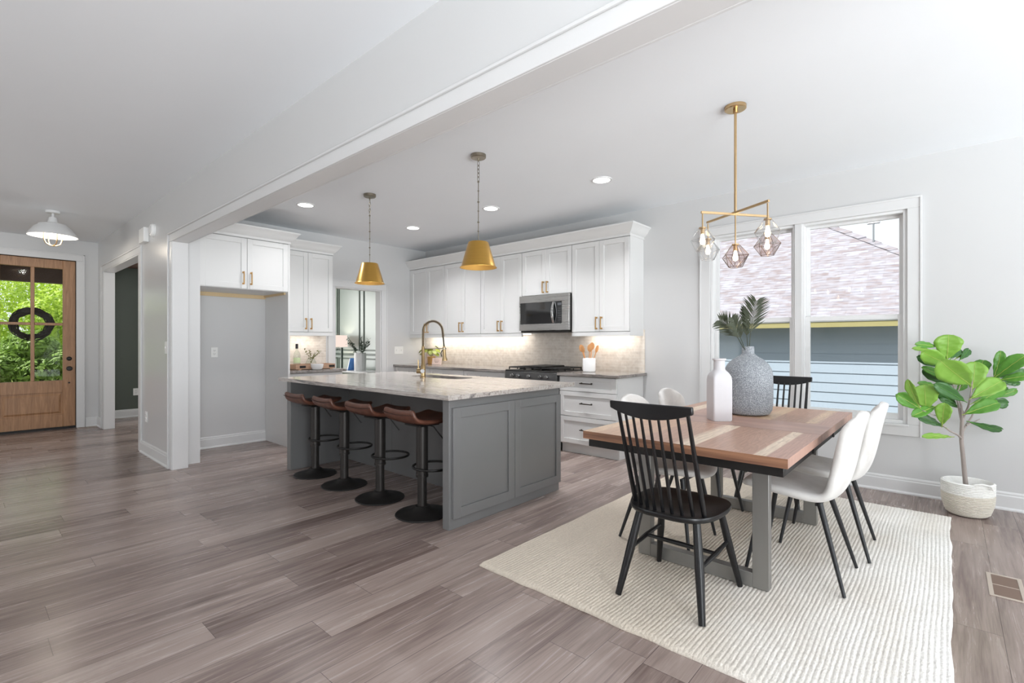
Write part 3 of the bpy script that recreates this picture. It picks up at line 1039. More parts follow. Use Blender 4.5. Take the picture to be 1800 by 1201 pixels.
upper_unit(XL + 0.002, -5.690, 1.372, 'white two door upper cabinet in the room corner behind the faucet', 1.475, left_filler=0.035)
upper_unit(-5.688, -4.912, 1.372, 'second white upper cabinet from the corner, left of the brass pendant', 1.475)
upper_unit(-4.910, -4.152, 1.372, 'white upper cabinet just left of the microwave', 1.475)
upper_unit(-4.150, -3.368, 1.848, 'short white two door cabinet above the microwave', 1.945, rail=False)
upper_unit(-3.366, -2.604, 1.372, 'white upper cabinet at the right end above wooden spoons', 1.475, endpanel=True)

CROWN = [(0.0, 2.425), (0.006, 2.425), (0.006, 2.452), (0.022, 2.462), (0.050, 2.492), (0.074, 2.530), (0.088, 2.540), (0.088, 2.556), (0.0, 2.556)]
struct('trim_10', sweep_profile(MB(), CROWN, [(XL, UF, 0, -1), (-2.600, UF, 1, -1), (-2.600, YB, 1, 0)]), M['cabinet'], 'white crown moulding along top of the range wall cabinets', 'crown moulding', angle=25)
for xa, xb in ((-6.4, -4.3), (-3.3, -2.68)):
    area_light('under_cabinet_light', ((xa + xb) / 2, YB - 0.14, 1.33), (0, 0.25, -1), xb - xa, 0.05, 2.3 * (xb - xa), (1.0, 0.94, 0.86))
area_light('under_cabinet_light', (XL + 0.16, 2.98, 1.33), (-0.25, 0, -1), 0.05, 0.6, 1.3, (1.0, 0.95, 0.88))

# ------------------------------------------------------------------ microwave
t = thing('microwave', 'stainless over the range microwave with dark glass door', 'microwave', (-3.76, YB, 1.385))
mx0, mx1, mf = -4.146, -3.372, 4.815
obj('housing', MB().box(mx0, mx1, mf + 0.035, YB - 0.002, 1.40, 1.846), M['black_matte'], t, bevel=0.003)
obj('door', MB().box(mx0, mx1 - 0.03, mf, mf + 0.034, 1.755, 1.844).box(mx0, mx1 - 0.03, mf, mf + 0.034, 1.402, 1.485).box(mx0, mx0 + 0.014, mf, mf + 0.034, 1.485, 1.755).box(mx1 - 0.10, mx1 - 0.03, mf, mf + 0.034, 1.485, 1.755).box(mx1 - 0.03, mx1, mf, mf + 0.034, 1.402, 1.844), M['steel'], t, bevel=0.002)
obj('door_glass', MB().box(mx0 + 0.014, mx1 - 0.215, mf + 0.004, mf + 0.02, 1.485, 1.755), M['oven_glass'], t)
cp = obj('control_panel', MB().box(mx1 - 0.215, mx1 - 0.10, mf + 0.005, mf + 0.02, 1.485, 1.755), M['oven_glass'], t)
ks = MB()
for i in range(3):
    for j in range(6):
        ks.box(mx1 - 0.160 + i * 0.017, mx1 - 0.149 + i * 0.017, mf + 0.003, mf + 0.006, 1.52 + j * 0.028, 1.53 + j * 0.028)
kk = obj('key_pad', ks, plain('grey_key_print', rgb(78, 78, 80), 0.4), cp)
obj('display', MB().box(mx1 - 0.165, mx1 - 0.108, mf + 0.003, mf + 0.006, 1.705, 1.735), plain('grey_display', rgb(92, 94, 98), 0.2), cp)
hp = [(mx1 - 0.225, mf - 0.004 - 0.034 * math.sin(PI * i / 12), 1.49 + 0.26 * i / 12) for i in range(13)]
obj('handle', MB().loft([[Vector((p[0] - 0.016, p[1], p[2])), Vector((p[0] + 0.016, p[1] + 0.0, p[2])), Vector((p[0] + 0.012, p[1] + 0.012, p[2])), Vector((p[0] - 0.012, p[1] + 0.012, p[2]))] for p in hp]), M['chrome'], t, bevel=0.003)
obj('vent_grille', MB().box(mx0 + 0.02, mx1 - 0.02, mf + 0.012, YB - 0.05, 1.378, 1.40), M['black_matte'], t, bevel=0.004)

# ------------------------------------------------------------------ base cabinets, counters, range
BF = 4.59
BG = 'white base cabinets on the range wall'


def base_unit(x0, x1, kind, label):
    t = thing('base_cabinet', label, 'cabinet', ((x0 + x1) / 2, YB, 0), 0, BG)
    obj('cabinet_box', MB().box(x0, x1, BF + 0.021, YB - 0.002, 0.105, 0.874), M['cabinet'], t, bevel=0.0015)
    obj('toe_kick', MB().box(x0, x1, 4.652, YB - 0.002, 0.0, 0.105), M['cabinet'], t)
    a, b = x0 + 0.004, x1 - 0.004
    rows = ((0.706, 0.868), (0.424, 0.700), (0.118, 0.418)) if kind in ('drawers', 'end') else ((0.706, 0.868),)
    for z0, z1 in rows:
        st = 0.05 if z1 - z0 > 0.2 else 0.04
        dr = obj('drawer_front', shaker(MB(), 'y-', BF, a, b, z0, z1, stile=0.058, rail=st), M['cabinet'], t, bevel=0.0015)
        pull('y-', BF, (a + b) / 2, (z0 + z1) / 2 + 0.012, 0.15, False, M['dark_pull'], dr)
    if kind == 'doors':
        m = (a + b) / 2
        for (p, q, h) in ((a, m - 0.0015, m - 0.03), (m + 0.0015, b, m + 0.03)):
            dr = obj('door', shaker(MB(), 'y-', BF, p, q, 0.118, 0.700), M['cabinet'], t, bevel=0.0015)
            pull('y-', BF, h, 0.6, 0.145, True, M['dark_pull'], dr)
    return t


base_unit(XL + 0.002, -5.690, 'doors', 'white base cabinet in the corner behind the island')
base_unit(-5.688, -4.960, 'doors', 'middle white base cabinet left of the range, behind sink')
base_unit(-4.958, -4.165, 'doors', 'white base cabinet beside the range on its left')
base_unit(-3.345, -2.604, 'end', 'white three drawer base cabinet right of the range')
tag(obj('countertop', MB().box(XL + 0.001, -4.160, 4.552, YB - 0.001, 0.875, 0.907), M['granite_side'], None, bevel=0.003), 'grey veined granite counter left of the range', 'countertop', 'granite worktops')
tag(obj('countertop', MB().box(-3.352, -2.560, 4.552, YB - 0.001, 0.875, 0.907), M['granite_side'], None, bevel=0.003), 'short granite counter right of the range under spoons', 'countertop', 'granite worktops')
struct('trim_11', MB().box(XL, -2.583, YB - 0.010, YB, 0.907, 1.40), M['tile'], 'beige picket tile backsplash behind the range', 'backsplash')

t = thing('gas_range', 'slide in gas range with black grates and five knobs', 'stove', (-3.756, YB, 0))
rx0, rx1 = -4.156, -3.356
obj('body', MB().box(rx0, rx1, 4.60, YB - 0.02, 0.02, 0.895), M['range_steel'], t, bevel=0.002)
obj('cooktop', MB().box(rx0, rx1, 4.56, YB - 0.02, 0.895, 0.915), M['black_matte'], t, bevel=0.004)
cpn = obj('control_panel', MB().prism([(rx0, 4.545, 0.800), (rx0, 4.60, 0.800), (rx0, 4.60, 0.897), (rx0, 4.555, 0.897)], (rx1 - rx0, 0, 0)), M['range_steel'], t, bevel=0.002)
for kx in (-4.02, -3.92, -3.755, -3.585, -3.49):
    kb = MB().cyl((kx, 4.546, 0.848), (kx, 4.528, 0.849), 0.021, 0.021, 18).cyl((kx, 4.528, 0.849), (kx, 4.508, 0.850), 0.017, 0.015, 18).box(kx - 0.004, kx + 0.004, 4.500, 4.512, 0.832, 0.868)
    obj('knob', kb, M['chrome'], t)
od = obj('oven_door', MB().box(rx0 + 0.01, rx1 - 0.01, 4.552, 4.60, 0.19, 0.785), M['range_steel'], t, bevel=0.004)
obj('oven_window', MB().box(rx0 + 0.12, rx1 - 0.12, 4.548, 4.556, 0.30, 0.62), M['oven_glass'], od)
obj('oven_handle', MB().cyl((rx0 + 0.06, 4.505, 0.735), (rx1 - 0.06, 4.505, 0.735), 0.012).cyl((rx0 + 0.1, 4.505, 0.735), (rx0 + 0.1, 4.555, 0.735), 0.009).cyl((rx1 - 0.1, 4.505, 0.735), (rx1 - 0.1, 4.555, 0.735), 0.009), M['steel'], od)
for gi in range(3):
    g0 = rx0 + 0.02 + gi * 0.255
    g1 = g0 + 0.25
    gr = MB()
    zt = 0.952
    gr.box(g0, g1, 4.60, 4.614, zt - 0.014, zt).box(g0, g1, 5.09, 5.104, zt - 0.014, zt).box(g0, g0 + 0.012, 4.60, 5.104, zt - 0.014, zt).box(g1 - 0.012, g1, 4.60, 5.104, zt - 0.014, zt)
    for k in range(1, 5):
        yy = 4.60 + k * 0.1
        gr.box(g0, g1, yy, yy + 0.010, zt - 0.012, zt - 0.001)
    gr.box((g0 + g1) / 2 - 0.006, (g0 + g1) / 2 + 0.006, 4.60, 5.104, zt - 0.014, zt)
    for fx in (g0 + 0.006, g1 - 0.006):
        for fy in (4.607, 4.76, 4.93, 5.097):
            gr.box(fx - 0.006, fx + 0.006, fy - 0.006, fy + 0.006, 0.914, zt - 0.012)
    obj('grate', gr, M['iron'], t, bevel=0.002)
for bx_, by_ in ((-4.01, 4.72), (-4.01, 4.98), (-3.755, 4.85), (-3.50, 4.72), (-3.50, 4.98)):
    obj('burner', MB().lathe([(0, 0.914), (0.05, 0.914), (0.05, 0.922), (0.034, 0.924), (0.034, 0.934), (0, 0.936)], 20, (bx_, by_, 0)), M['iron'], t)
gp = MB().lathe([(0, 0.953), (0.16, 0.953), (0.17, 0.957), (0.17, 0.968), (0, 0.965)], 28, (-3.77, 4.90, 0), wob=lambda a, z: 1.0)
obj('griddle', MB().box(-3.93, -3.62, 4.66, 5.08, 0.953, 0.966), M['iron'], t, bevel=0.004)

# ------------------------------------------------------------------ refrigerator alcove and left cabinets
t = thing('refrigerator_cabinet', 'white cabinet bridging the empty refrigerator alcove', 'cabinet', (XL, 2.15, 1.85))
obj('cabinet_box', MB().box(XL + 0.002, -5.902, 1.674, 2.608, 1.85, 2.425), M['cabinet'], t, bevel=0.0015)
for (p, q, h) in ((1.680, 2.148, 2.108), (2.152, 2.606, 2.190)):
    dr = obj('door', shaker(MB(), 'x+', -5.880, p, q, 1.856, 2.418), M['cabinet'], t, bevel=0.0015)
    pull('x+', -5.880, h, 1.972, 0.145, True, M['brass_pull'], dr)
obj('side_panel', MB().box(XL + 0.002, -5.885, 2.610, 2.632, 0, 2.425), M['cabinet'], t, bevel=0.0015)
obj('cleat', MB().box(XL + 0.002, XL + 0.02, 1.676, 2.608, 1.805, 1.85).box(XL + 0.02, -5.95, 2.588, 2.608, 1.825, 1.85), M['wood_raw'], t)['label'] = 'raw pine cleat strip'
obj('crown', sweep_profile(MB(), CROWN, [(-5.882, 1.674, 1, 0), (-5.882, 2.632, 1, 1), (-6.105, 2.632, 0, 1)]), M['cabinet'], t, angle=25)

t = thing('upper_cabinet', 'white upper cabinet beside the study doorway, over the bottle', 'cabinet', (XL, 3.0, 1.385))
obj('cabinet_box', MB().box(XL + 0.002, -6.222, 2.634, 3.352, 1.385, 2.425), M['cabinet'], t, bevel=0.0015)
for (p, q, h) in ((2.672, 3.008, 2.975), (3.012, 3.348, 3.045)):
    dr = obj('door', shaker(MB(), 'x+', -6.202, p, q, 1.391, 2.418), M['cabinet'], t, bevel=0.0015)
    pull('x+', -6.202, h, 1.495, 0.145, True, M['brass_pull'], dr)
obj('light_rail', MB().box(-6.245, -6.208, 2.634, 3.352, 1.340, 1.385).box(XL + 0.002, -6.245, 3.334, 3.352, 1.340, 1.385), M['cabinet'], t, bevel=0.0015)
obj('crown', sweep_profile(MB(), CROWN, [(-6.205, 2.634, 1, 0), (-6.205, 3.352, 1, 1), (XL + 0.002, 3.352, 0, 1)]), M['cabinet'], t, angle=25)

t = thing('base_cabinet', 'white base cabinet beside the refrigerator panel', 'cabinet', (XL, 3.0, 0))
obj('cabinet_box', MB().box(XL + 0.002, -5.982, 2.634, 3.36, 0.105, 0.874), M['cabinet'], t, bevel=0.0015)
obj('toe_kick', MB().box(XL + 0.002, -6.04, 2.634, 3.36, 0, 0.105), M['cabinet'], t)
for (p, q, h) in ((2.638, 2.997, 2.965), (3.001, 3.356, 3.035)):
    dr = obj('door', shaker(MB(), 'x+', -5.962, p, q, 0.118, 0.700), M['cabinet'], t, bevel=0.0015)
    pull('x+', -5.962, h, 0.6, 0.145, True, M['dark_pull'], dr)
dr = obj('drawer_front', shaker(MB(), 'x+', -5.962, 2.638, 3.356, 0.706, 0.868, rail=0.04), M['cabinet'], t, bevel=0.0015)
tag(obj('countertop', MB().box(XL + 0.001, -5.932, 2.633, 3.395, 0.875, 0.907), M['granite_side'], None, bevel=0.003), 'small granite counter holding the wooden tray and bottle', 'countertop', 'granite worktops')
struct('trim_12', MB().box(XL, XL + 0.010, 2.634, 3.43, 0.907, 1.40), M['tile'], 'pale tile backsplash behind the wooden tray', 'backsplash')

# ------------------------------------------------------------------ island
IX0, IX1, IY0, IY1 = -4.895, -2.475, 2.160, 3.390
t = thing('kitchen_island', 'grey painted kitchen island with panelled end', 'island', (-3.68, 2.78, 0))
obj('end_wall', MB().box(IX1 - 0.065, IX1, IY0, IY1, 0, 0.874), M['island'], t, bevel=0.002)
obj('end_wall', MB().box(IX0, IX0 + 0.080, IY0, IY1, 0, 0.874), M['island'], t, bevel=0.002)
obj('back_panel', MB().box(IX0 + 0.080, -4.02, 2.780, 2.80, 0, 0.874).box(-4.017, IX1 - 0.065, 2.780, 2.80, 0, 0.874), M['island'], t, bevel=0.001)
obj('cabinet_box', MB().box(IX0 + 0.080, IX1 - 0.065, 2.80, IY1 - 0.02, 0.105, 0.62).box(IX0 + 0.080, IX1 - 0.065, 2.80, IY1 - 0.06, 0, 0.105).box(IX0 + 0.08, -4.25, 2.80, IY1 - 0.02, 0.62, 0.874).box(-3.35, IX1 - 0.065, 2.80, IY1 - 0.02, 0.62, 0.874), M['island'], t)
obj('end_door', shaker(MB(), 'x+', -2.453, 2.182, 2.797, 0.072, 0.813, thick=0.021, stile=0.068), M['island'], t, bevel=0.0015)
obj('end_door', shaker(MB(), 'x+', -2.453, 2.802, 3.388, 0.072, 0.813, thick=0.021, stile=0.062), M['island'], t, bevel=0.0015)
for k in range(4):
    a = IX0 + 0.084 + k * 0.5665
    obj('rear_door', shaker(MB(), 'y+', IY1 + 0.001, a, a + 0.562, 0.118, 0.868), M['island'], t, bevel=0.0015)

# counter with the sink cut-out
SX0, SX1, SY0, SY1 = -4.16, -3.44, 3.080, 3.345


def rrect(x0, x1, y0, y1, r, z, n=6):
    out = []
    for cx, cy, a0 in ((x1 - r, y1 - r, 0), (x0 + r, y1 - r, 90), (x0 + r, y0 + r, 180), (x1 - r, y0 + r, 270)):
        for i in range(n + 1):
            a = R(a0 + 90 * i / n)
            out.append(Vector((cx + r * math.cos(a), cy + r * math.sin(a), z)))
    return out


CX0, CX1, CY0, CY1 = -4.930, -2.402, 2.090, 3.520
mb = MB()
outer = [Vector(p) for p in ((CX1, CY1, 0.907), (CX0, CY1, 0.907), (CX0, CY0, 0.907), (CX1, CY0, 0.907))]
hole = rrect(SX0, SX1, SY0, SY1, 0.07, 0.907)
vo = [mb.bm.verts.new(p) for p in outer]
vh = [mb.bm.verts.new(p) for p in hole]
ed = [mb.bm.edges.new((vo[i], vo[(i + 1) % 4])) for i in range(4)] + [mb.bm.edges.new((vh[i], vh[(i + 1) % len(vh)])) for i in range(len(vh))]
bmesh.ops.triangle_fill(mb.bm, use_beauty=True, edges=ed)
ex = bmesh.ops.extrude_face_region(mb.bm, geom=mb.bm.faces[:])
bmesh.ops.translate(mb.bm, verts=[e for e in ex['geom'] if isinstance(e, bmesh.types.BMVert)], vec=(0, 0, -0.031))
ic = obj('island_countertop', mb, M['granite'], None, smooth=False)
tag(ic, 'large veined granite slab on the grey island', 'countertop', 'granite worktops')

s = obj('sink', MB().loft([rrect(SX0 - 0.018, SX1 + 0.018, SY0 - 0.018, SY1 + 0.018, 0.08, 0.873), rrect(SX0 - 0.004, SX1 + 0.004, SY0 - 0.004, SY1 + 0.004, 0.07, 0.873), rrect(SX0 + 0.004, SX1 - 0.004, SY0 + 0.004, SY1 - 0.004, 0.07, 0.70), rrect(SX0 + 0.03, SX1 - 0.03, SY0 + 0.03, SY1 - 0.03, 0.06, 0.665)], cap=False).face(rrect(SX0 + 0.03, SX1 - 0.03, SY0 + 0.03, SY1 - 0.03, 0.06, 0.665)), M['steel'], None)
tag(s, 'undermount steel sink set in the island slab', 'sink')

# faucet
fx, fy = -3.862, 3.035
t = thing('faucet', 'tall brass spring neck faucet beside island sink', 'faucet', (fx, fy, 0.907))
dirv = Vector((0.62, 0.78, 0)).normalized()          # towards the bowl
side = Vector((-0.78, 0.62, 0)).normalized()
F0 = Vector((fx, fy, 0.907))
obj('body', MB().lathe([(0, 0), (0.030, 0), (0.030, 0.006), (0.024, 0.012), (0.024, 0.12), (0.018, 0.13), (0.016, 0.30), (0.013, 0.31), (0, 0.31)], 20, F0), M['faucet_brass'], t)
arc = []
for i in range(31):
    a = PI - PI * i / 30
    arc.append(F0 + dirv * (0.095 + 0.095 * math.cos(a)) + Vector((0, 0, 0.455 + 0.10 * math.sin(a))))
neck = [F0 + Vector((0, 0, 0.30)), F0 + Vector((0, 0, 0.38))] + arc + [F0 + dirv * 0.195 + Vector((0, 0, 0.40)), F0 + dirv * 0.205 + Vector((0, 0, 0.30))]
obj('hose', MB().tube(neck, 0.0075, 10), M['black_matte'], t)
# the coil round the hose
path = neck[:-1]
L = [0.0]
for a, b in zip(path, path[1:]):
    L.append(L[-1] + (b - a).length)
coil = []
turns = 46
for k in range(turns * 8 + 1):
    sdist = L[-1] * k / (turns * 8)
    j = max(i for i in range(len(L)) if L[i] <= sdist + 1e-9)
    j = min(j, len(path) - 2)
    f = (sdist - L[j]) / (L[j + 1] - L[j])
    p = path[j].lerp(path[j + 1], f)
    tg = (path[j + 1] - path[j]).normalized()
    n2 = side
    n1 = n2.cross(tg).normalized()
    a = 2 * PI * k / 8
    coil.append(p + (n1 * math.cos(a) + n2 * math.sin(a)) * 0.0125)
obj('spring', MB().tube(coil, 0.0028, 5), M['faucet_brass'], t)
hd = F0 + dirv * 0.205
obj('spray_head', MB().tube([hd + Vector((0, 0, 0.305)), hd + Vector((0, 0, 0.27)), hd + Vector((0, 0, 0.20)) + dirv * 0.004, hd + Vector((0, 0, 0.175)) + dirv * 0.006, hd + Vector((0, 0, 0.165)) + dirv * 0.007], [0.012, 0.017, 0.018, 0.026, 0.026], 18), M['faucet_brass'], t)
obj('spray_lever', MB().tube([hd - dirv * 0.018 + Vector((0, 0, 0.27)), hd - dirv * 0.032 + Vector((0, 0, 0.24)), hd - dirv * 0.024 + Vector((0, 0, 0.205))], 0.005, 8), M['black_matte'], t)
obj('support_arm', MB().cyl(F0 + Vector((0, 0, 0.285)), hd + Vector((0, 0, 0.285)), 0.005).lathe([(0.018, -0.008), (0.021, -0.008), (0.021, 0.008), (0.018, 0.008)], 18, hd + Vector((0, 0, 0.285))), M['nickel'], t)
obj('valve', MB().cyl(F0 + Vector((0, 0, 0.065)), F0 + Vector((0, 0, 0.065)) - _rt * 0.062, 0.023, 0.025, 18), M['faucet_brass'], t)
obj('handle', MB().cyl(F0 + Vector((0, 0, 0.075)) - _rt * 0.045, F0 + Vector((0, 0, 0.175)) - _rt * 0.048, 0.006, 0.005, 10), M['faucet_brass'], t)
obj('valve_cap', MB().cyl(F0 + Vector((0, 0, 0.065)) - _fwd * 0.02, F0 + Vector((0, 0, 0.065)) - _fwd * 0.036, 0.020, 0.020, 18), M['chrome'], t)

# ------------------------------------------------------------------ bar stools
t = thing('bar_stool', 'brown leather bar stool nearest the panelled island end', 'stool', (-2.875, 2.25, 0), 0, 'leather stools under the island')
obj('base', MB().lathe([(0, 0), (0.19, 0), (0.195, 0.004), (0.190, 0.010), (0.12, 0.024), (0.075, 0.040), (0.050, 0.062), (0, 0.064)], 40), M['black_matte'], t, world=False)
obj('pole', MB().cyl((0, 0, 0.275), (0, 0, 0.655), 0.043, 0.043, 22).lathe([(0.043, 0.275), (0.046, 0.272), (0.046, 0.285), (0.043, 0.288)], 22), M['stool_metal'], t, world=False)
obj('lower_pole', MB().cyl((0, 0, 0.055), (0, 0, 0.28), 0.034, 0.034, 22), M['stool_metal'], t, world=False)
loop = []
for i in range(28):
    a = 2 * PI * i / 28
    loop.append((0.15 * math.cos(a), 0.10 + 0.145 * math.sin(a), 0.330))
obj('footrest', MB().tube(loop, 0.009, 8, closed=True), M['black_matte'], t, world=False)
obj('lever', MB().tube([(0.03, 0.01, 0.655), (0.075, 0.045, 0.640), (0.11, 0.08, 0.575), (0.125, 0.095, 0.548)], 0.005, 8), M['black_matte'], t, world=False)
obj('seat_plate', MB().box(-0.09, 0.09, -0.09, 0.09, 0.650, 0.664), M['black_matte'], t, world=False, bevel=0.004)
prof = [(-0.203, 0.782), (-0.203, 0.750), (-0.190, 0.716), (-0.148, 0.694), (-0.08, 0.684), (0.0, 0.680), (0.08, 0.684), (0.15, 0.700), (0.19, 0.716)]
wid = [0.168, 0.180, 0.186, 0.190, 0.192, 0.194, 0.192, 0.182, 0.16]


def seat_pt(u, v, dz=0.0):
    k = v * (len(prof) - 1)
    i = min(int(k), len(prof) - 2)
    f = k - i
    y = prof[i][0] * (1 - f) + prof[i + 1][0] * f
    z = prof[i][1] * (1 - f) + prof[i + 1][1] * f
    w = wid[i] * (1 - f) + wid[i + 1] * f
    s = (u - 0.5) * 2
    return Vector((s * w, y, z + 0.012 * s * s + dz))


obj('seat', MB().grid(lambda u, v: seat_pt(u, v), 8, 8), M['leather'], t, world=False, solid=0.034, sub=2)
pipe = [seat_pt(u / 10, 0.10, 0) + Vector((0, -0.017, -0.010)) for u in range(11)]
obj('stitched_seam', MB().tube(pipe, 0.0025, 6), plain('dark_stitching', rgb(44, 26, 20), 0.6), t, world=False)
stool = t
dup(stool, (-3.415, 2.25, 0), R(1.5), 'second brown leather bar stool from the panelled island end')
dup(stool, (-3.965, 2.25, 0), R(-2), 'third brown leather bar stool, left of the island middle')
dup(stool, (-4.495, 2.25, 0), R(1), 'farthest brown leather bar stool at island left end')

# ------------------------------------------------------------------ rug
RX0, RX1, RY0, RY1 = -1.955, 0.015, 1.93, 4.70
NR = 105


def rug_pt(i, j, nu, nv):
    fx_, fy_ = i / nu, j / nv
    x = RX0 + (RX1 - RX0) * fx_
    y = RY0 + (RY1 - RY0) * fy_
    row = fx_ * NR
    x += 0.010 * noise.noise(Vector((row * 0.055, y * 2.3, 1.7))) + 0.0025 * noise.noise(Vector((row * 0.6, y * 9, 5.1)))
    ph = row - math.floor(row)
    z = 0.0116 + 0.0028 * abs(math.sin(PI * ph)) ** 0.7 + 0.0010 * noise.noise(Vector((x * 60, y * 38, 3)))
    e = min(fx_, 1 - fx_)
    if i == 0 or i == nu:
        x += 0.010 * noise.noise(Vector((fx_ * 10, y * 5, 0.3)))
        z = 0.003
    if j == 0 or j == nv:
        y += 0.010 * noise.noise(Vector((x * 7, fy_ * 10, 0.9)))
        z = 0.004
    lift = max(0.0, 1 - fy_ * 26) * (0.006 + 0.010 * max(0.0, noise.noise(Vector((x * 1.9, 0.2, 4)))))
    yb = 0.03 * (fx_ - 0.1) * (1 - fy_) * math.sin(PI * min(1, fx_ * 1.1))
    return Vector((x, y - yb, z + lift))


nu, nv = NR * 6, 90
mb = MB()
vs = [[mb.bm.verts.new(rug_pt(i, j, nu, nv)) for j in range(nv + 1)] for i in range(nu + 1)]
for i in range(nu):
    for j in range(nv):
        mb.bm.faces.new((vs[i][j], vs[i + 1][j], vs[i + 1][j + 1], vs[i][j + 1]))
bnd = [vs[i][0] for i in range(nu + 1)] + [vs[nu][j] for j in range(1, nv + 1)] + [vs[i][nv] for i in range(nu - 1, -1, -1)] + [vs[0][j] for j in range(nv - 1, 0, -1)]
low = [mb.bm.verts.new((v.co.x, v.co.y, 0.001)) for v in bnd]
for k in range(len(bnd)):
    mb.bm.faces.new((bnd[k], low[k], low[(k + 1) % len(bnd)], bnd[(k + 1) % len(bnd)]))
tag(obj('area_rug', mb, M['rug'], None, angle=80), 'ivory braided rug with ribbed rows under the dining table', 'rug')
RZ = 0.0164

# ------------------------------------------------------------------ dining table
TX0, TX1, TY0, TY1 = -1.520, -0.502, 2.312, 4.172
TZ = 0.760
LY0, LY1 = 3.045, 3.43
t = thing('dining_table', 'walnut plank dining table on grey steel frames', 'table', (-1.01, 3.24, RZ))
th = 0.042
obj('tabletop', MB().box(TX0, TX1, TY0, LY0 - 0.0008, TZ - th, TZ), M['top_y'], t, bevel=0.0015)
obj('tabletop', MB().box(TX0, TX1, LY1 + 0.0008, TY1, TZ - th, TZ), M['top_yb'], t, bevel=0.0015)
obj('edge_band', MB().box(TX0, TX1, TY0 - 0.0016, TY0 + 0.0005, TZ - th, TZ - 0.0008), M['edge_band'], t)
obj('extension_leaf', MB().box(TX0, TX1, LY0, LY1, TZ - th, TZ), M['top_x'], t, bevel=0.0015)
obj('apron', MB().box(TX0 + 0.022, TX1 - 0.022, TY0 + 0.022, TY0 + 0.045, 0.674, TZ - th).box(TX0 + 0.022, TX1 - 0.022, TY1 - 0.045, TY1 - 0.022, 0.674, TZ - th).box(TX1 - 0.045, TX1 - 0.022, TY0 + 0.045, TY1 - 0.045, 0.674, TZ - th).box(TX0 + 0.022, TX0 + 0.045, TY0 + 0.045, TY1 - 0.045, 0.674, TZ - th), M['apron_black'], t, bevel=0.002)
for yy in (2.93, 3.52):
    obj('latch', MB().box(TX1 - 0.022, TX1 - 0.014, yy, yy + 0.03, 0.676, 0.722), M['black_matte'], t, bevel=0.001)
for y0 in (2.657, 3.832):
    y1 = y0 + 0.052
    obj('leg_frame', MB().box(-1.362, -1.286, y0, y1, RZ, 0.682).box(-0.738, -0.662, y0, y1, RZ, 0.682).box(-1.286, -0.738, y0, y1, RZ, RZ + 0.072).box(-1.286, -0.738, y0, y1, 0.640, 0.682), M['table_steel'], t, bevel=0.002)

# ------------------------------------------------------------------ black spindle chairs
t = thing('spindle_chair', 'black spindle back chair at the near table end', 'chair', (-1.005, 2.395, RZ), R(0), 'black spindle chairs at the table ends')


def seat_outline(k, n=40):
    out = []
    for i in range(n):
        a = 2 * PI * i / n
        ca, sa = math.cos(a), math.sin(a)
        e = 0.62
        x = 0.222 * (abs(ca) ** e) * (1 if ca >= 0 else -1)
        y = 0.225 * (abs(sa) ** 0.75) * (1 if sa >= 0 else -1)
        x *= 1.0 + 0.05 * (y / 0.225)
        if y > 0.1:
            y -= 0.012 * math.cos(x / 0.22 * PI) * 0.6
        out.append((x * k, y * k - 0.005))
    return out


mb = MB()
loops = []
for k, z in ((0.80, 0.404), (0.97, 0.414), (1.0, 0.428), (0.985, 0.438), (0.90, 0.438), (0.70, 0.431), (0.45, 0.425), (0.2, 0.424)):
    loops.append([Vector((x, y, z + (0.006 * max(0, 1 - abs(x) / 0.05) if (k < 0.95 and z > 0.42 and y > 0.05) else 0))) for x, y in seat_outline(k)])
mb.loft(loops)
obj('seat', mb, M['black'], t, world=False, angle=50)
for sx in (-1, 1):
    obj('leg', MB().tube([(sx * 0.150, 0.135, 0.412), (sx * 0.180, 0.180, 0.22), (sx * 0.217, 0.236, 0.0)], [0.0165, 0.0195, 0.0135], 14), M['black'], t, world=False)
    obj('leg', MB().tube([(sx * 0.140, -0.140, 0.412), (sx * 0.170, -0.185, 0.22), (sx * 0.205, -0.246, 0.0)], [0.0175, 0.0215, 0.0150], 14), M['black'], t, world=False)
    obj('stretcher', MB().tube([(sx * 0.177, 0.176, 0.235), (sx * 0.178, 0, 0.228), (sx * 0.172, -0.187, 0.215)], [0.009, 0.012, 0.009], 10), M['black'], t, world=False)
obj('stretcher', MB().tube([(-0.178, 0.0, 0.228), (0, 0, 0.228), (0.178, 0, 0.228)], [0.009, 0.012, 0.009], 10), M['black'], t, world=False)
for i in range(9):
    q = (i - 4) / 4
    xb, yb_ = 0.172 * q, -0.185 + 0.06 * q * q
    xt, yt = 0.168 * q, -0.335 + 0.022 * q * q
    r0 = 0.0085 if abs(i - 4) < 4 else 0.0115
    zt_ = 0.905 + 0.022 * q * q
    obj('spindle', MB().tube([(xb, yb_, 0.425), (xb * 0.7 + xt * 0.3, yb_ * 0.7 + yt * 0.3, 0.425 + (zt_ - 0.425) * 0.3), (xt, yt, zt_)], [r0, r0 * 1.05, r0 * 0.72], 10), M['black'], t, world=False)
loops = []
for i in range(13):
    q = (i - 6) / 6
    x = 0.198 * q
    y = -0.340 + 0.014 * q * q
    zb = 0.888 + 0.038 * q * q
    ztp = 0.960
    th_ = 0.011
    loops.append([Vector((x, y - th_, zb)), Vector((x, y + th_, zb)), Vector((x, y + th_ * 0.8 - 0.006, ztp)), Vector((x, y - th_ * 0.8 - 0.006, ztp))])
obj('top_rail', MB().loft(loops), M['black'], t, world=False, bevel=0.005)
dup(t, (-1.0, 4.155, RZ), R(180), 'black spindle back chair at the window end of table')

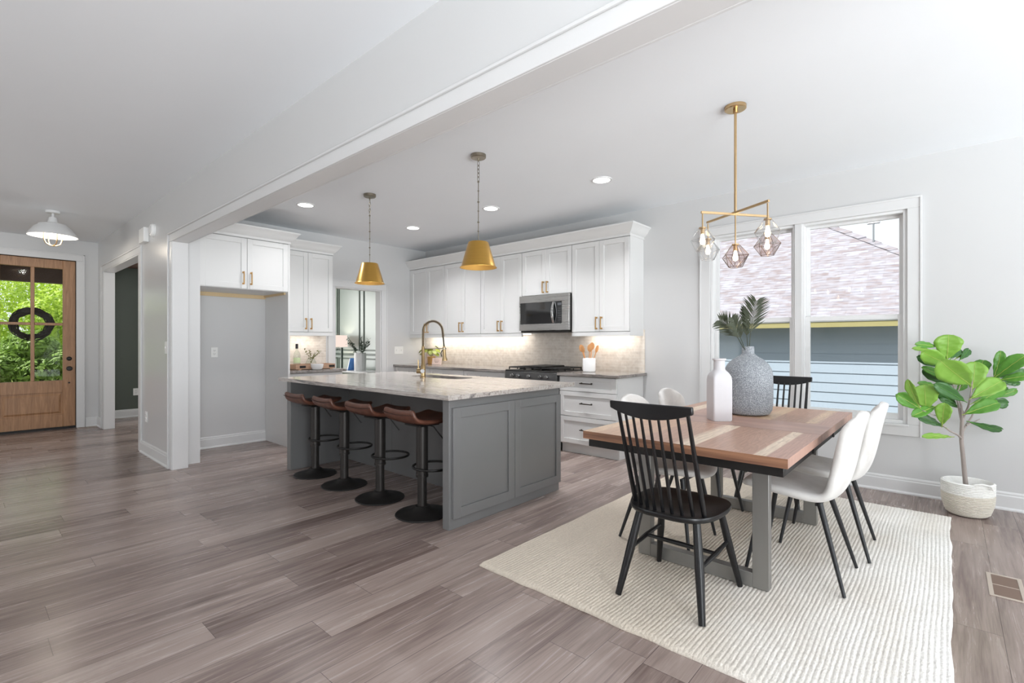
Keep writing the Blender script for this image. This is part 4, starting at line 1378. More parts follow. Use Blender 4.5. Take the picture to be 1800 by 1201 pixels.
# ------------------------------------------------------------------ ivory shell chairs
t = thing('dining_chair', 'ivory upholstered chair on the right side nearest the viewer', 'chair', (-0.60, 3.055, RZ), R(90), 'ivory upholstered dining chairs')
cp_ = [(0.268, 0.424), (0.262, 0.444), (0.22, 0.456), (0.12, 0.452), (0.0, 0.440), (-0.10, 0.432), (-0.165, 0.446), (-0.198, 0.500), (-0.222, 0.580), (-0.240, 0.670), (-0.256, 0.760), (-0.266, 0.805), (-0.275, 0.842), (-0.281, 0.868), (-0.285, 0.888)]
cw = [0.130, 0.178, 0.205, 0.220, 0.228, 0.226, 0.216, 0.210, 0.212, 0.210, 0.202, 0.190, 0.174, 0.156, 0.132]


def shell_pt(u, v):
    k = v * (len(cp_) - 1)
    i = min(int(k), len(cp_) - 2)
    f = k - i
    y = cp_[i][0] * (1 - f) + cp_[i + 1][0] * f
    z = cp_[i][1] * (1 - f) + cp_[i + 1][1] * f
    w = cw[i] * (1 - f) + cw[i + 1] * f
    s = (u - 0.5) * 2
    q = v
    lift = 0.020 * s * s * (1 if q < 0.36 else max(0, 1 - (q - 0.36) * 5))
    wrap = 0.050 * s * s * min(1, max(0, (q - 0.26) * 3.2)) * (1 if q < 0.8 else max(0.2, 1 - (q - 0.8) * 4))
    top = max(0.0, (q - 0.70) / 0.30)
    lift -= 0.058 * top * top * s * s
    frt = max(0.0, 1 - q / 0.16)
    wrap -= 0.045 * frt * frt * s * s
    return Vector((s * w, y + wrap, z + lift))


sh = obj('shell', MB().grid(shell_pt, 8, len(cp_) - 1), M['fabric'], t, world=False, solid=0.046, sub=2)
rim = [shell_pt(0, v / 26) for v in range(27)] + [shell_pt(u / 6, 1) for u in range(1, 6)] + [shell_pt(1, 1 - v / 26) for v in range(27)] + [shell_pt(1 - u / 6, 0) for u in range(1, 6)]
for sx in (-1, 1):
    obj('leg', MB().tube([(sx * 0.135, 0.150, 0.418), (sx * 0.212, 0.222, 0.0)], [0.0150, 0.0085], 14), M['black_leg'], t, world=False)
    obj('leg', MB().tube([(sx * 0.130, -0.110, 0.412), (sx * 0.212, -0.226, 0.0)], [0.0150, 0.0085], 14), M['black_leg'], t, world=False)
obj('seat_frame', MB().box(-0.14, 0.14, -0.115, -0.090, 0.396, 0.410).box(-0.14, 0.14, 0.135, 0.160, 0.400, 0.414).box(-0.012, 0.012, -0.09, 0.135, 0.398, 0.412), M['black_leg'], t, world=False, bevel=0.002)
wc = t
dup(wc, (-0.560, 3.585, RZ), R(92), 'ivory upholstered chair on the right side nearest the window')
dup(wc, (-1.338, 3.010, RZ), R(-90), 'ivory upholstered chair on the left side nearest the viewer')
dup(wc, (-1.345, 3.600, RZ), R(-90), 'ivory upholstered chair on left side beside the bottle vase')

# ------------------------------------------------------------------ vases on the table
gv = (-1.026, 3.60, TZ)
o = obj('speckled_vase', MB().lathe([(0, 0.0), (0.106, 0.0), (0.132, 0.010), (0.147, 0.036), (0.1525, 0.08), (0.1535, 0.18), (0.1530, 0.25), (0.1515, 0.280), (0.145, 0.312), (0.128, 0.345), (0.098, 0.374), (0.064, 0.395), (0.046, 0.408), (0.039, 0.418), (0.039, 0.455), (0.036, 0.465), (0.028, 0.462), (0.028, 0.40), (0, 0.38)], 56, (0, 0, 0), wob=lambda a, z: 1 + 0.006 * math.sin(3 * a + 9 * z)), M['speckle'], None)
o.location = gv
tag(o, 'large speckled grey stone vase on the dining table', 'vase')


def superloop(s, e, z, n=40):
    out = []
    for i in range(n):
        a = 2 * PI * i / n
        ca, sa = math.cos(a), math.sin(a)
        out.append(Vector((s * abs(ca) ** e * (1 if ca >= 0 else -1), s * abs(sa) ** e * (1 if sa >= 0 else -1), z)))
    return out


lv = [(0.056, 0.22, 0.0), (0.0600, 0.20, 0.006), (0.0605, 0.20, 0.12), (0.0605, 0.22, 0.255), (0.058, 0.30, 0.280), (0.050, 0.48, 0.300), (0.040, 0.8, 0.312), (0.0345, 1, 0.322), (0.0335, 1, 0.36), (0.0335, 1, 0.376), (0.0405, 1, 0.381), (0.0410, 1, 0.390), (0.030, 1, 0.391), (0.027, 1, 0.37), (0.027, 1, 0.33)]
o = obj('bottle_vase', MB().loft([superloop(s_, e_, z_) for s_, e_, z_ in lv]), plain('chalky_white_ceramic', rgb(208, 206, 209), 0.7, vary=0.03, scale=30, bump=0.15), None, angle=50)
o.location = (-1.082, 3.196, TZ)
o.rotation_euler = (0, 0, R(41.7))
tag(o, 'square white ceramic bottle vase beside the speckled vase', 'vase')


def frond(base, tip, bend, width, npair, label, roll=0.0, start=0.35):
    base, tip = Vector(base), Vector(tip)
    mid = (base + tip) / 2 + Vector(bend)
    pts = [base * (1 - s_) ** 2 + mid * (2 * s_ * (1 - s_)) + tip * s_ ** 2 for s_ in [i / 24 for i in range(25)]]
    mb = MB()
    mb.tube(pts, [0.0030 - 0.0022 * i / 24 for i in range(25)], 6)
    for k in range(npair):
        s_ = start + (1 - start) * (k + 0.5) / npair
        j = min(int(s_ * 24), 23)
        f = s_ * 24 - j
        p = pts[j].lerp(pts[j + 1], f)
        tg = (pts[j + 1] - pts[j]).normalized()
        to_cam = (Vector((0, 0, CAMZ)) - p).normalized()
        sd = tg.cross(Matrix.Rotation(roll, 3, tg) @ to_cam).normalized()
        ln = width * (0.55 + 0.75 * math.sin(PI * min(1, 0.18 + 0.80 * (k + 0.5) / npair)))
        for sg in (-1, 1):
            out = (sd * sg * 0.74 + tg * 0.80 + Vector((rnd.uniform(-.08, .08), rnd.uniform(-.08, .08), rnd.uniform(-.05, .08)))).normalized()
            q = p + out * ln
            nrm = out.cross(to_cam).normalized() * 0.0046
            m1 = p.lerp(q, 0.45) + Vector((0, 0, 0.004))
            dn = to_cam * 0.0008
            mb.loft([[p - nrm * 0.4, p + dn, p + nrm * 0.4, p - dn], [m1 - nrm, m1 + dn, m1 + nrm, m1 - dn], [q - nrm * 0.12 - Vector((0, 0, 0.006)), q + dn * 0.2 - Vector((0, 0, 0.006)), q + nrm * 0.12 - Vector((0, 0, 0.006)), q - dn * 0.2 - Vector((0, 0, 0.006))]])
    o = obj('palm_frond', mb, M['palm'], None)
    return tag(o, label, 'palm frond', 'palm fronds in the speckled vase')


nb = Vector(gv) + Vector((0, 0, 0.40))
dv = 3.36
frond(nb + Vector((0.004, 0, 0)), at(1330, 529, dv + 0.02), (-0.015, 0.0, 0.02), 0.105, 21, 'tallest palm frond fanning upright in the speckled vase', 0.1, 0.40)
frond(nb + Vector((-0.008, 0, 0)), at(1265, 563, dv - 0.05), (0.01, 0, 0.075), 0.088, 19, 'palm frond arching left out of the speckled vase', 0.25, 0.38)
frond(nb + Vector((0.0, 0.006, 0)), at(1308, 543, dv + 0.10), (-0.005, 0.03, 0.01), 0.060, 18, 'slim middle palm frond standing in the speckled vase', 0.9, 0.40)
frond(nb + Vector((-0.004, -0.006, 0)), at(1288, 560, dv - 0.10), (0.0, -0.02, 0.03), 0.070, 16, 'short palm frond leaning left behind the bottle vase', 0.5, 0.42)

# ------------------------------------------------------------------ chandelier
cc = Vector((-1.022, 3.318, 0))
t = thing('chandelier', 'brass dining chandelier with five faceted glass shades', 'chandelier', (cc.x, cc.y, CK))
obj('canopy', MB().lathe([(0, CK), (0.065, CK), (0.065, CK - 0.020), (0.060, CK - 0.024), (0, CK - 0.024)], 32, cc), M['soft_brass'], t)
obj('stem', MB().cyl(cc + Vector((0, 0, CK - 0.02)), cc + Vector((0, 0, 2.07)), 0.0085, n=12).lathe([(0.0085, CK - 0.024), (0.014, CK - 0.024), (0.014, CK - 0.045), (0.0085, CK - 0.048)], 14, cc), M['soft_brass'], t)
ca_ = Vector((-0.59, -0.807, 0)).normalized()
cb_ = Vector((0.847, -0.531, 0)).normalized()
ZC = 2.076
for dvec, ln in ((ca_, 0.236), (cb_, 0.266)):
    ang = math.atan2(dvec.y, dvec.x)
    obj('arm', MB().obox(cc + Vector((0, 0, ZC + (0.0 if dvec is ca_ else 0.012))), (2 * ln + 0.02, 0.012, 0.014), ang), M['soft_brass'], t, bevel=0.001)
drops = [(cc + ca_ * 0.236, 1.974, 'clear'), (cc - ca_ * 0.236, 1.962, 'smoke'), (cc + cb_ * 0.266, 1.978, 'clear'), (cc - cb_ * 0.266, 1.966, 'clear'), (cc, 1.878, 'smoke')]
for (p, zt_, kind) in drops:
    dp = obj('drop_rod', MB().cyl(p + Vector((0, 0, zt_ - 0.002)), p + Vector((0, 0, ZC)), 0.0045, n=10), M['soft_brass'], t)
    obj('socket', MB().lathe([(0, zt_ + 0.006), (0.022, zt_ + 0.006), (0.022, zt_ - 0.002), (0.013, zt_ - 0.004), (0.013, zt_ - 0.036), (0, zt_ - 0.036)], 16, p), M['soft_brass'], t)
    obj('bulb', MB().lathe([(0, zt_ - 0.034), (0.007, zt_ - 0.036), (0.011, zt_ - 0.055), (0.017, zt_ - 0.080), (0.013, zt_ - 0.098), (0, zt_ - 0.104)], 14, p), M['bulb_warm'], t)
    gs = MB()
    n = 6
    off = rnd.uniform(0, 1)
    tops = [p + Vector((0.026 * math.cos(2 * PI * i / n + off), 0.026 * math.sin(2 * PI * i / n + off), zt_ - 0.001)) for i in range(n)]
    mids = [p + Vector((0.080 * math.cos(2 * PI * i / n + off), 0.080 * math.sin(2 * PI * i / n + off), zt_ - 0.068 - (0.010 if i % 2 else 0))) for i in range(n)]
    bots = [p + Vector((0.042 * math.cos(2 * PI * (i + 0.5) / n + off), 0.042 * math.sin(2 * PI * (i + 0.5) / n + off), zt_ - 0.142)) for i in range(n)]
    T_ = [gs.bm.verts.new(v) for v in tops]
    M_ = [gs.bm.verts.new(v) for v in mids]
    B_ = [gs.bm.verts.new(v) for v in bots]
    for i in range(n):
        j = (i + 1) % n
        gs.bm.faces.new((T_[i], M_[i], M_[j], T_[j]))
        gs.bm.faces.new((M_[i], B_[i], M_[j]))
        gs.bm.faces.new((M_[j], B_[i], B_[j]))
    go = obj('glass_shade', gs, M['clear_glass'] if kind == 'clear' else M['smoke_glass'], t, smooth=False)
    if kind == 'smoke':
        go['label'] = 'smoky glass shade'
    # fine metal came along the facet edges
    em = MB()
    rr = 0.0014
    for i in range(n):
        j = (i + 1) % n
        em.tube([mids[i], bots[i]], rr, 4).tube([bots[i], mids[j]], rr, 4).tube([bots[i], bots[j]], rr, 4).tube([mids[i], tops[i]], rr, 4).tube([mids[i], mids[j]], rr, 4)
    obj('glass_edge', em, M['smoke_rim'] if kind == 'smoke' else M['glass_rim'], go)

# ------------------------------------------------------------------ pendants over the island
t = thing('pendant_lamp', 'brass cone pendant nearest the viewer, over island right half', 'pendant lamp', (-2.845, 2.796, CK), 0, 'brass pendants over the island')
obj('canopy', MB().lathe([(0, 0), (0.062, 0), (0.062, -0.022), (0.056, -0.028), (0, -0.030)], 32), M['nickel'], t, world=False)
ch = MB().cyl((0, 0, -0.028), (0, 0, -0.050), 0.008, n=10)
zz = -0.052
for k in range(5):
    lp = []
    for i in range(12):
        a = 2 * PI * i / 12
        if k % 2:
            lp.append((0.010 * math.cos(a), 0, zz - 0.019 + 0.021 * math.sin(a)))
        else:
            lp.append((0, 0.010 * math.cos(a), zz - 0.019 + 0.021 * math.sin(a)))
    ch.tube(lp, 0.0022, 6, closed=True)
    zz -= 0.031
obj('chain', ch, M['nickel'], t, world=False)
rd = MB()
ztop, zbot = zz - 0.002, CK * 0 - 0.700
segs = 3
for k in range(segs):
    a = ztop + (zbot - ztop) * k / segs
    b = ztop + (zbot - ztop) * (k + 1) / segs
    rd.cyl((0, 0, a), (0, 0, b), 0.0034, n=8)
    rd.lathe([(0, a - 0.001), (0.009, a - 0.006), (0.009, a - 0.012), (0, a - 0.018)], 12)
    rd.lathe([(0, (a + b) / 2 + 0.006), (0.007, (a + b) / 2 + 0.002), (0.007, (a + b) / 2 - 0.004), (0, (a + b) / 2 - 0.008)], 12)
rd.lathe([(0, zbot + 0.004), (0.011, zbot), (0.011, zbot - 0.010), (0.018, zbot - 0.014), (0.018, zbot - 0.022), (0, zbot - 0.022)], 14)
obj('rod', rd, M['nickel'], t, world=False)
zs1, zs0 = 2.062 - CK, 1.858 - CK
sd = obj('shade', MB().lathe([(0, zs1 + 0.002), (0.078, zs1 + 0.002), (0.083, zs1 - 0.002), (0.140, zs0 + 0.010), (0.150, zs0 + 0.002), (0.150, zs0 - 0.001)], 48), M['shade_brass'], t, world=False)
obj('lining', MB().lathe([(0.148, zs0), (0.137, zs0 + 0.010), (0.080, zs1 - 0.005), (0, zs1 - 0.004)], 48), M['shade_inner'], t, world=False)
obj('bulb', MB().lathe([(0, zs1 - 0.02), (0.013, zs1 - 0.03), (0.015, zs1 - 0.06), (0.030, zs1 - 0.10), (0.022, zs1 - 0.125), (0, zs1 - 0.135)], 16), M['bulb_warm'], t, world=False)
dup(t, (-4.438, 2.802, CK), R(35), 'brass cone pendant farther from the viewer, over island left half')

# ------------------------------------------------------------------ recessed lights
t = thing('recessed_light', 'recessed ceiling light nearest the dining chandelier', 'ceiling light', (-2.417, 3.985, CK), 0, 'recessed kitchen lights')
obj('trim_ring', MB().lathe([(0.096, -0.001), (0.094, -0.007), (0.080, -0.009), (0.076, -0.004)], 40), M['trim'], t, world=False)
obj('diffuser', MB().lathe([(0, -0.005), (0.077, -0.005)], 40), M['led'], t, world=False)
dup(t, (-3.866, 3.998, CK), 0, 'recessed ceiling light right of the nearer pendant chain')
dup(t, (-5.293, 3.992, CK), 0, 'farthest recessed ceiling light near the kitchen corner')
dup(t, (-5.300, 2.541, CK), 0, 'recessed ceiling light left of the farther pendant, by the beam')

# ------------------------------------------------------------------ hall ceiling lamp
t = thing('ceiling_lamp', 'white barn style hall ceiling lamp with brass cage', 'ceiling lamp', (-7.637, 0.715, CF))
obj('canopy', MB().lathe([(0, 0), (0.063, 0), (0.065, -0.006), (0.065, -0.022), (0.060, -0.028), (0, -0.028)], 32), M['trim'], t, world=False)
obj('stem', MB().cyl((0, 0, -0.028), (0, 0, -0.085), 0.012, n=14), M['trim'], t, world=False)
obj('shade', MB().lathe([(0, -0.072), (0.030, -0.072), (0.035, -0.080), (0.047, -0.135), (0.082, -0.141), (0.122, -0.154), (0.127, -0.164), (0.158, -0.188), (0.190, -0.236), (0.218, -0.285), (0.218, -0.290), (0.213, -0.288), (0.183, -0.236), (0.150, -0.192), (0.117, -0.166), (0.045, -0.150), (0, -0.148)], 56), M['trim'], t, world=False)
obj('bulb', MB().lathe([(0, -0.155), (0.015, -0.16), (0.018, -0.19), (0.034, -0.235), (0.030, -0.262), (0, -0.278)], 16), M['bulb_white'], t, world=False)
cg = MB()
for k in range(4):
    a = PI / 4 * 2 * k + 0.35
    ca, sa = math.cos(a), math.sin(a)
    cg.tube([(0.084 * ca, 0.084 * sa, -0.20), (0.086 * ca, 0.086 * sa, -0.30), (0.083 * ca, 0.083 * sa, -0.335), (0.068 * ca, 0.068 * sa, -0.372), (0.036 * ca, 0.036 * sa, -0.392), (0, 0, -0.397)], 0.006, 8)
obj('cage', cg, M['soft_brass'], t, world=False)
pl = bpy.data.lights.new('hall_bulb_light', 'POINT')
pl.energy = 9
pl.color = (1.0, 0.9, 0.75)
pl.shadow_soft_size = 0.04
po = bpy.data.objects.new('hall_bulb_light', pl)
po.location = (-7.637, 0.715, CF - 0.30)
COL.objects.link(po)

# ------------------------------------------------------------------ fiddle-leaf fig
PD = 3.572
pc = Vector((0.108, 4.875, 0))
t = thing('potted_fig', 'fiddle leaf fig in a white rope basket by the window', 'potted plant', pc)
prof = [(0, 0.004), (0.095, 0.004)]
nrow = 20
for k in range(nrow):
    z0 = 0.006 + k * 0.0118
    rr = 0.116 + 0.026 * math.sin(min(1, k / 10) * PI / 2) + 0.004 * (k / nrow)
    if k == 0: rr = 0.108
    for q, o_ in ((0.04, -0.0035), (0.22, 0.002), (0.5, 0.0038), (0.78, 0.002), (0.96, -0.0035)):
        prof.append((rr + o_, z0 + q * 0.0118))
ztp = prof[-1][1]
prof += [(prof[-1][0] - 0.006, ztp + 0.004), (prof[-1][0] - 0.012, ztp - 0.002), (0.118, 0.12)]
obj('basket', MB().lathe(prof, 56, pc, wob=lambda a, z: 1 + 0.035 * math.cos(2 * (a - 0.7)) + 0.01 * math.sin(3 * a) * (z / 0.24)), M['rope'], t, angle=60)
hx = pc + Vector((0.075, -0.118, 0.235))
obj('basket_handle', MB().tube([hx + Vector((-0.055, -0.012, -0.015)), hx + Vector((-0.04, -0.018, 0.012)), hx + Vector((0, -0.008, 0.022)), hx + Vector((0.04, 0.012, 0.012)), hx + Vector((0.055, 0.02, -0.015))], 0.007, 8), M['rope'], t)
obj('soil', MB().lathe([(0, 0.150), (0.116, 0.145)], 32, pc), M['soil'], t)


def pt(cx, cy, dd=0.0):
    u = 1570 + cx / 6.674
    return at(u, 580 + cy / 6.674, min(PD + dd, 5.13 / (_fwd.y + _rt.y * (u - 900) / FPX)))


trunk = [pc + Vector((0.0, 0, 0.14)), at(1697, 848, PD), at(1693, 805, PD), at(1690, 775, PD), at(1691, 745, PD), at(1692, 722, PD)]
obj('trunk', MB().tube(trunk, [0.016, 0.0145, 0.013, 0.0125, 0.0115, 0.008], 12), M['bark'], t)
for br in ([(1691, 745, 0), (1685, 715, .02), (1680, 690, .03), (1668, 655, .05), (1664, 632, .05)],
           [(1692, 738, 0), (1702, 715, -.03), (1707, 690, -.05), (1709, 668, -.06)],
           [(1691, 772, 0), (1684, 765, -.03), (1670, 758, -.06), (1657, 748, -.09), (1648, 732, -.10), (1622, 722, -.12)],
           [(1692, 760, 0), (1698, 748, .03), (1708, 733, .06), (1722, 700, .09), (1744, 668, .12), (1752, 660, .13)],
           [(1692, 738, 0), (1690, 715, .0), (1683, 690, -.05), (1690, 672, -.08)],
           [(1698, 748, 0.02), (1712, 742, .04), (1722, 737, .05)]):
    obj('branch', MB().tube([at(u, v, PD + dd) for u, v, dd in br], [0.0075 - 0.0045 * i / (len(br) - 1) for i in range(len(br))], 8), M['bark'], t)


def fig_leaf(base, tip, w, mat, roll=0.0, fold=0.25, curl=0.12, tiltz=0.0):
    """obovate leaf blade, broadest past the middle, folded along its midrib and curling back at the tip"""
    ax = tip - base
    ln = ax.length
    ax.normalize()
    mid = (base + tip) / 2
    tc = (Vector((0, 0, CAMZ)) - mid).normalized()
    sd = ax.cross(tc).normalized()
    sd = Matrix.Rotation(roll, 3, ax) @ sd
    nr = sd.cross(ax).normalized()
    if nr.dot(tc) < 0:
        nr = -nr
    NV, NU = 12, 6
    prof_w = [0.06, 0.24, 0.40, 0.54, 0.67, 0.79, 0.89, 0.96, 1.0, 0.99, 0.93, 0.76, 0.34]

    def f(u, v):
        s_ = (u - 0.5) * 2
        k = min(12, int(round(v * NV)))
        ww = prof_w[k] * w / 2 * (1 + 0.05 * math.sin(v * 17 + (1 if s_ > 0 else 2.3)))
        p = base + ax * (ln * v) + sd * (s_ * ww)
        p += nr * (abs(s_) * ww * fold - curl * ln * (v - 0.4) ** 2 * (1.6 if v > 0.4 else 0.5) + 0.004 * math.sin(v * 24 + s_ * 4))
        return p
    mb = MB().grid(f, NU, NV)
    nblade = len(mb.bm.faces)
    mb.tube([base - ax * 0.02] + [f(0.5, k / NV) + nr * 0.0012 for k in range(NV + 1)], [0.0024] + [0.0021 - 0.0015 * k / NV for k in range(NV + 1)], 5)
    mb.bm.faces.ensure_lookup_table()
    for fc in mb.bm.faces[nblade:]:
        fc.material_index = 1
    return obj('leaf', mb, [M[mat], M['fig_vein'] if mat != 'fig_dark' else M['fig_mid']], t, angle=180, solid=0.0012)


LF = [  # base, tip, width, depth at base, depth at tip, material, roll, fold
    ((630, 345), (655, 62), 262, .02, -.02, 'fig_light', 0.15, .12), ((520, 195), (278, 165), 80, .05, .02, 'fig_mid', 0.3, .2),
    ((480, 250), (250, 210), 60, .06, .0, 'fig_light', 0.5, .2), ((635, 400), (360, 275), 185, -.03, -.10, 'fig_light', -0.2, .25),
    ((570, 430), (302, 318), 118, .03, .0, 'fig_dark', 0.2, .25), ((650, 590), (368, 440), 92, .03, -.02, 'fig_mid', 0.5, .3),
    ((700, 650), (362, 490), 115, .06, .04, 'fig_dark', -0.3, .3), ((905, 645), (575, 395), 290, -.08, -.20, 'fig_light', -0.25, .30),
    ((930, 700), (965, 378), 225, -.04, -.06, 'fig_light', 0.2, .25), ((1000, 570), (1055, 350), 170, .05, .06, 'fig_mid', -0.2, .2),
    ((680, 335), (785, 215), 100, .06, .09, 'fig_dark', 0.2, .2), ((740, 335), (838, 252), 75, .08, .09, 'fig_light', -0.3, .2),
    ((785, 350), (905, 222), 85, .05, .08, 'fig_dark', 0.3, .2), ((525, 662), (308, 620), 62, -.02, -.06, 'fig_mid', 0.4, .3),
    ((845, 840), (520, 650), 132, -.12, -.20, 'fig_dark', 0.2, .2), ((920, 800), (1288, 585), 195, -.06, -.10, 'fig_light', -0.2, .3),
    ((930, 865), (1380, 668), 120, -.01, .02, 'fig_mid', 0.4, .25), ((1190, 795), (1468, 705), 84, .05, .06, 'fig_mid', 0.3, .2),
    ((1080, 840), (1362, 872), 125, .08, .12, 'fig_dark', 0.1, .2), ((845, 985), (1240, 845), 165, -.08, -.16, 'fig_mid', -0.3, .3),
    ((890, 1080), (1310, 1195), 90, .02, .04, 'fig_dark', 0.3, .25), ((1190, 560), (1540, 300), 165, -.04, -.18, 'fig_mid', -0.25, .3),
    ((1185, 550), (1275, 252), 110, .0, -.05, 'fig_mid', 0.4, .3), ((1230, 560), (1570, 478), 85, -.01, -.06, 'fig_dark', 0.3, .2),
    ((1245, 590), (1580, 535), 100, -.03, -.14, 'fig_mid', -0.1, .25), ((1260, 610), (1503, 636), 66, .01, -.01, 'fig_dark', 0.3, .2),
    ((320, 925), (55, 765), 150, -.10, -.12, 'fig_mid', 0.2, .3), ((310, 905), (165, 608), 100, -.14, -.22, 'fig_light', -0.5, .35),
    ((385, 935), (370, 655), 245, -.08, -.12, 'fig_light', 0.1, .12), ((575, 1115), (600, 865), 150, -.12, -.16, 'fig_light', -0.1, .3),
    ((500, 895), (240, 1000), 112, -.08, -.14, 'fig_mid', 0.2, .3), ((590, 1135), (300, 1012), 100, -.08, -.04, 'fig_dark', 0.3, .2),
    ((740, 725), (855, 620), 92, .05, .07, 'fig_mid', 0.2, .2), ((780, 920), (562, 810), 66, .04, .02, 'fig_dark', 0.3, .3),
    ((740, 880), (500, 690), 130, .05, .03, 'fig_dark', -0.2, .2), ((690, 1255), (365, 1240), 78, -.05, -.10, 'fig_light', 0.6, .25)]
for b_, e_, w_, d0, d1, m_, ro, fo in LF:
    fig_leaf(pt(b_[0], b_[1], d0), pt(e_[0], e_[1], d1), w_ / 6.674 * PD / FPX, m_, ro, fo, 0.14)

# ------------------------------------------------------------------ floor vents, outlets and switches
def floor_vent(loc, sx, sy, label):
    v = thing('floor_vent', label, 'floor vent', loc)
    obj('frame', ring_frame(MB(), 0, 0, 0, 0, 0, 0, 0) if False else MB().box(-sx / 2, sx / 2, -sy / 2, -sy / 2 + 0.018, 0, 0.004).box(-sx / 2, sx / 2, sy / 2 - 0.018, sy / 2, 0, 0.004).box(-sx / 2, -sx / 2 + 0.018, -sy / 2 + 0.018, sy / 2 - 0.018, 0, 0.004).box(sx / 2 - 0.018, sx / 2, -sy / 2 + 0.018, sy / 2 - 0.018, 0, 0.004).box(-sx / 2 + 0.018, sx / 2 - 0.018, -0.004, 0.004, 0, 0.004), M['vent_metal'], v, world=False, bevel=0.001)
    lo = MB()
    n = int((sy - 0.036) / 0.012)
    for k in range(n):
        yy = -sy / 2 + 0.020 + k * 0.012
        lo.obox((0, yy + 0.004, 0.0015), (sx - 0.038, 0.0075, 0.0012), 0, R(28))
    obj('louvres', lo, M['vent_slot'], v, world=False)
    obj('duct', MB().box(-sx / 2 + 0.01, sx / 2 - 0.01, -sy / 2 + 0.01, sy / 2 - 0.01, 0.0002, 0.0006), M['vent_slot'], v, world=False)
    return v


floor_vent((0.222, 3.55, 0.0), 0.135, 0.325, 'tan metal floor vent on the right near potted fig')
floor_vent((-9.47, 1.27, 0.0), 0.10, 0.25, 'brown floor vent in the corner by the front door')


def plate(loc, axis, w, h, kind, label, cat='outlet'):
    p = thing('wall_plate' if kind == 'switch' else 'wall_outlet', label, cat, loc)
    rot = {'x+': R(90), 'y-': 0}[axis]
    p.rotation_euler = (0, 0, rot)
    obj('cover_plate', MB().box(-w / 2, w / 2, -0.006, 0, -h / 2, h / 2), M['plastic_white'], p, world=False, bevel=0.002)
    n = max(1, round(w / 0.046 - 0.6)) if kind == 'switch' else 1
    for k in range(n):
        cx = (k - (n - 1) / 2) * 0.046
        if kind == 'switch':
            obj('toggle', MB().box(cx - 0.005, cx + 0.005, -0.014, -0.005, -0.012, 0.012), M['plastic_white'], p, world=False, bevel=0.002)
        else:
            for zc in (-0.02, 0.02):
                rc = obj('receptacle', MB().box(-0.016, 0.016, -0.0085, -0.005, zc - 0.014, zc + 0.014), M['plastic_white'], p, world=False, bevel=0.003)
                obj('slot', MB().box(-0.008, -0.0055, -0.0092, -0.008, zc - 0.002, zc + 0.008).box(0.0055, 0.008, -0.0092, -0.008, zc - 0.002, zc + 0.008).box(-0.002, 0.002, -0.0092, -0.008, zc - 0.010, zc - 0.006), M['black_matte'], rc, world=False)
    return p


plate((XL, 2.027, 1.135), 'x+', 0.072, 0.118, 'outlet', 'white outlet on the refrigerator alcove wall')
plate((XL, 4.66, 1.13), 'x+', 0.165, 0.118, 'switch', 'white triple switch plate between doorway and corner', 'light switch')
plate((-5.93, 1.40, 1.20), 'y-', 0.075, 0.125, 'switch', 'white light switch on pier beside the wide opening', 'light switch')
plate((-6.72, 1.40, 0.42), 'y-', 0.072, 0.118, 'outlet', 'white outlet low on the pier above its baseboard')
plate((-10.27, 1.99, 0.42), 'x+', 0.072, 0.118, 'outlet', 'white outlet on the dark green study wall')
t = thing('door_chime', 'square white door chime box high on the pier', 'door chime', (-6.72, 1.40, 2.44))
obj('box', MB().box(-0.11, 0.11, -0.05, 0, -0.075, 0.085), M['plastic_white'], t, world=False, bevel=0.006)
t = thing('smoke_alarm', 'round white smoke alarm beside the door chime', 'smoke alarm', (-6.40, 1.40, 2.46))
obj('body', MB().lathe([(0, 0), (0.072, 0), (0.072, 0.018), (0.060, 0.034), (0.03, 0.040), (0, 0.040)], 32), M['plastic_white'], t, world=False).matrix_local = Matrix.Rotation(R(90), 4, 'X')
obj('grille', MB().lathe([(0.038, 0.0385), (0.042, 0.042), (0.046, 0.0375)], 32), M['trim'], t, world=False).matrix_local = Matrix.Rotation(R(90), 4, 'X')

# ------------------------------------------------------------------ small things on the counters
CT = 0.907
t = thing('utensil_crock', 'white ceramic crock holding wooden spoons beside the range', 'crock', (-3.16, 4.93, CT))
obj('crock', MB().lathe([(0, 0), (0.066, 0), (0.074, 0.008), (0.076, 0.03), (0.076, 0.155), (0.073, 0.162), (0.068, 0.158), (0.068, 0.02), (0, 0.012)], 36), M['ceramic'], t, world=False)
for k, (ax_, ay_, ln, tw) in enumerate(((-0.31, -0.06, 0.305, 0.2), (-0.15, -0.19, 0.295, -0.3), (0.03, 0.12, 0.320, 0.5), (0.17, -0.18, 0.305, 0.1), (0.33, 0.06, 0.300, -0.4))):
    lab = ('leftmost wooden spoon in the white crock', 'second wooden spoon from the left in the crock', 'tallest wooden spoon in the middle of crock', 'fourth wooden spoon from the left in the crock', 'rightmost wooden spoon leaning out of the crock')[k]
    b0 = Vector((-3.16 + ax_ * 0.035, 4.93 + ay_ * 0.10, CT + 0.018))
    dr_ = Vector((ax_, ay_, 1)).normalized()
    mb = MB().tube([b0, b0 + dr_ * (ln - 0.085), b0 + dr_ * (ln - 0.06)], [0.005, 0.0055, 0.008], 8)
    u_ = (Matrix.Rotation(tw, 3, 'Z') @ Vector((1, 0, 0)))
    u_ = (u_ - dr_ * u_.dot(dr_)).normalized()
    w_ = dr_.cross(u_)
    cb0 = b0 + dr_ * (ln - 0.035)
    loops = []
    for i in range(9):
        s_ = -1 + 2 * i / 8
        rr = math.sqrt(max(0.03, 1 - s_ * s_))
        loops.append([cb0 + dr_ * (s_ * 0.046) + u_ * (0.031 * rr * math.cos(2 * PI * j / 14)) + w_ * (0.007 * rr * math.sin(2 * PI * j / 14)) for j in range(14)])
    mb.loft(loops)
    tag(obj('wooden_spoon', mb, M['spoon_wood'], None), lab, 'spoon', 'wooden spoons in the crock')

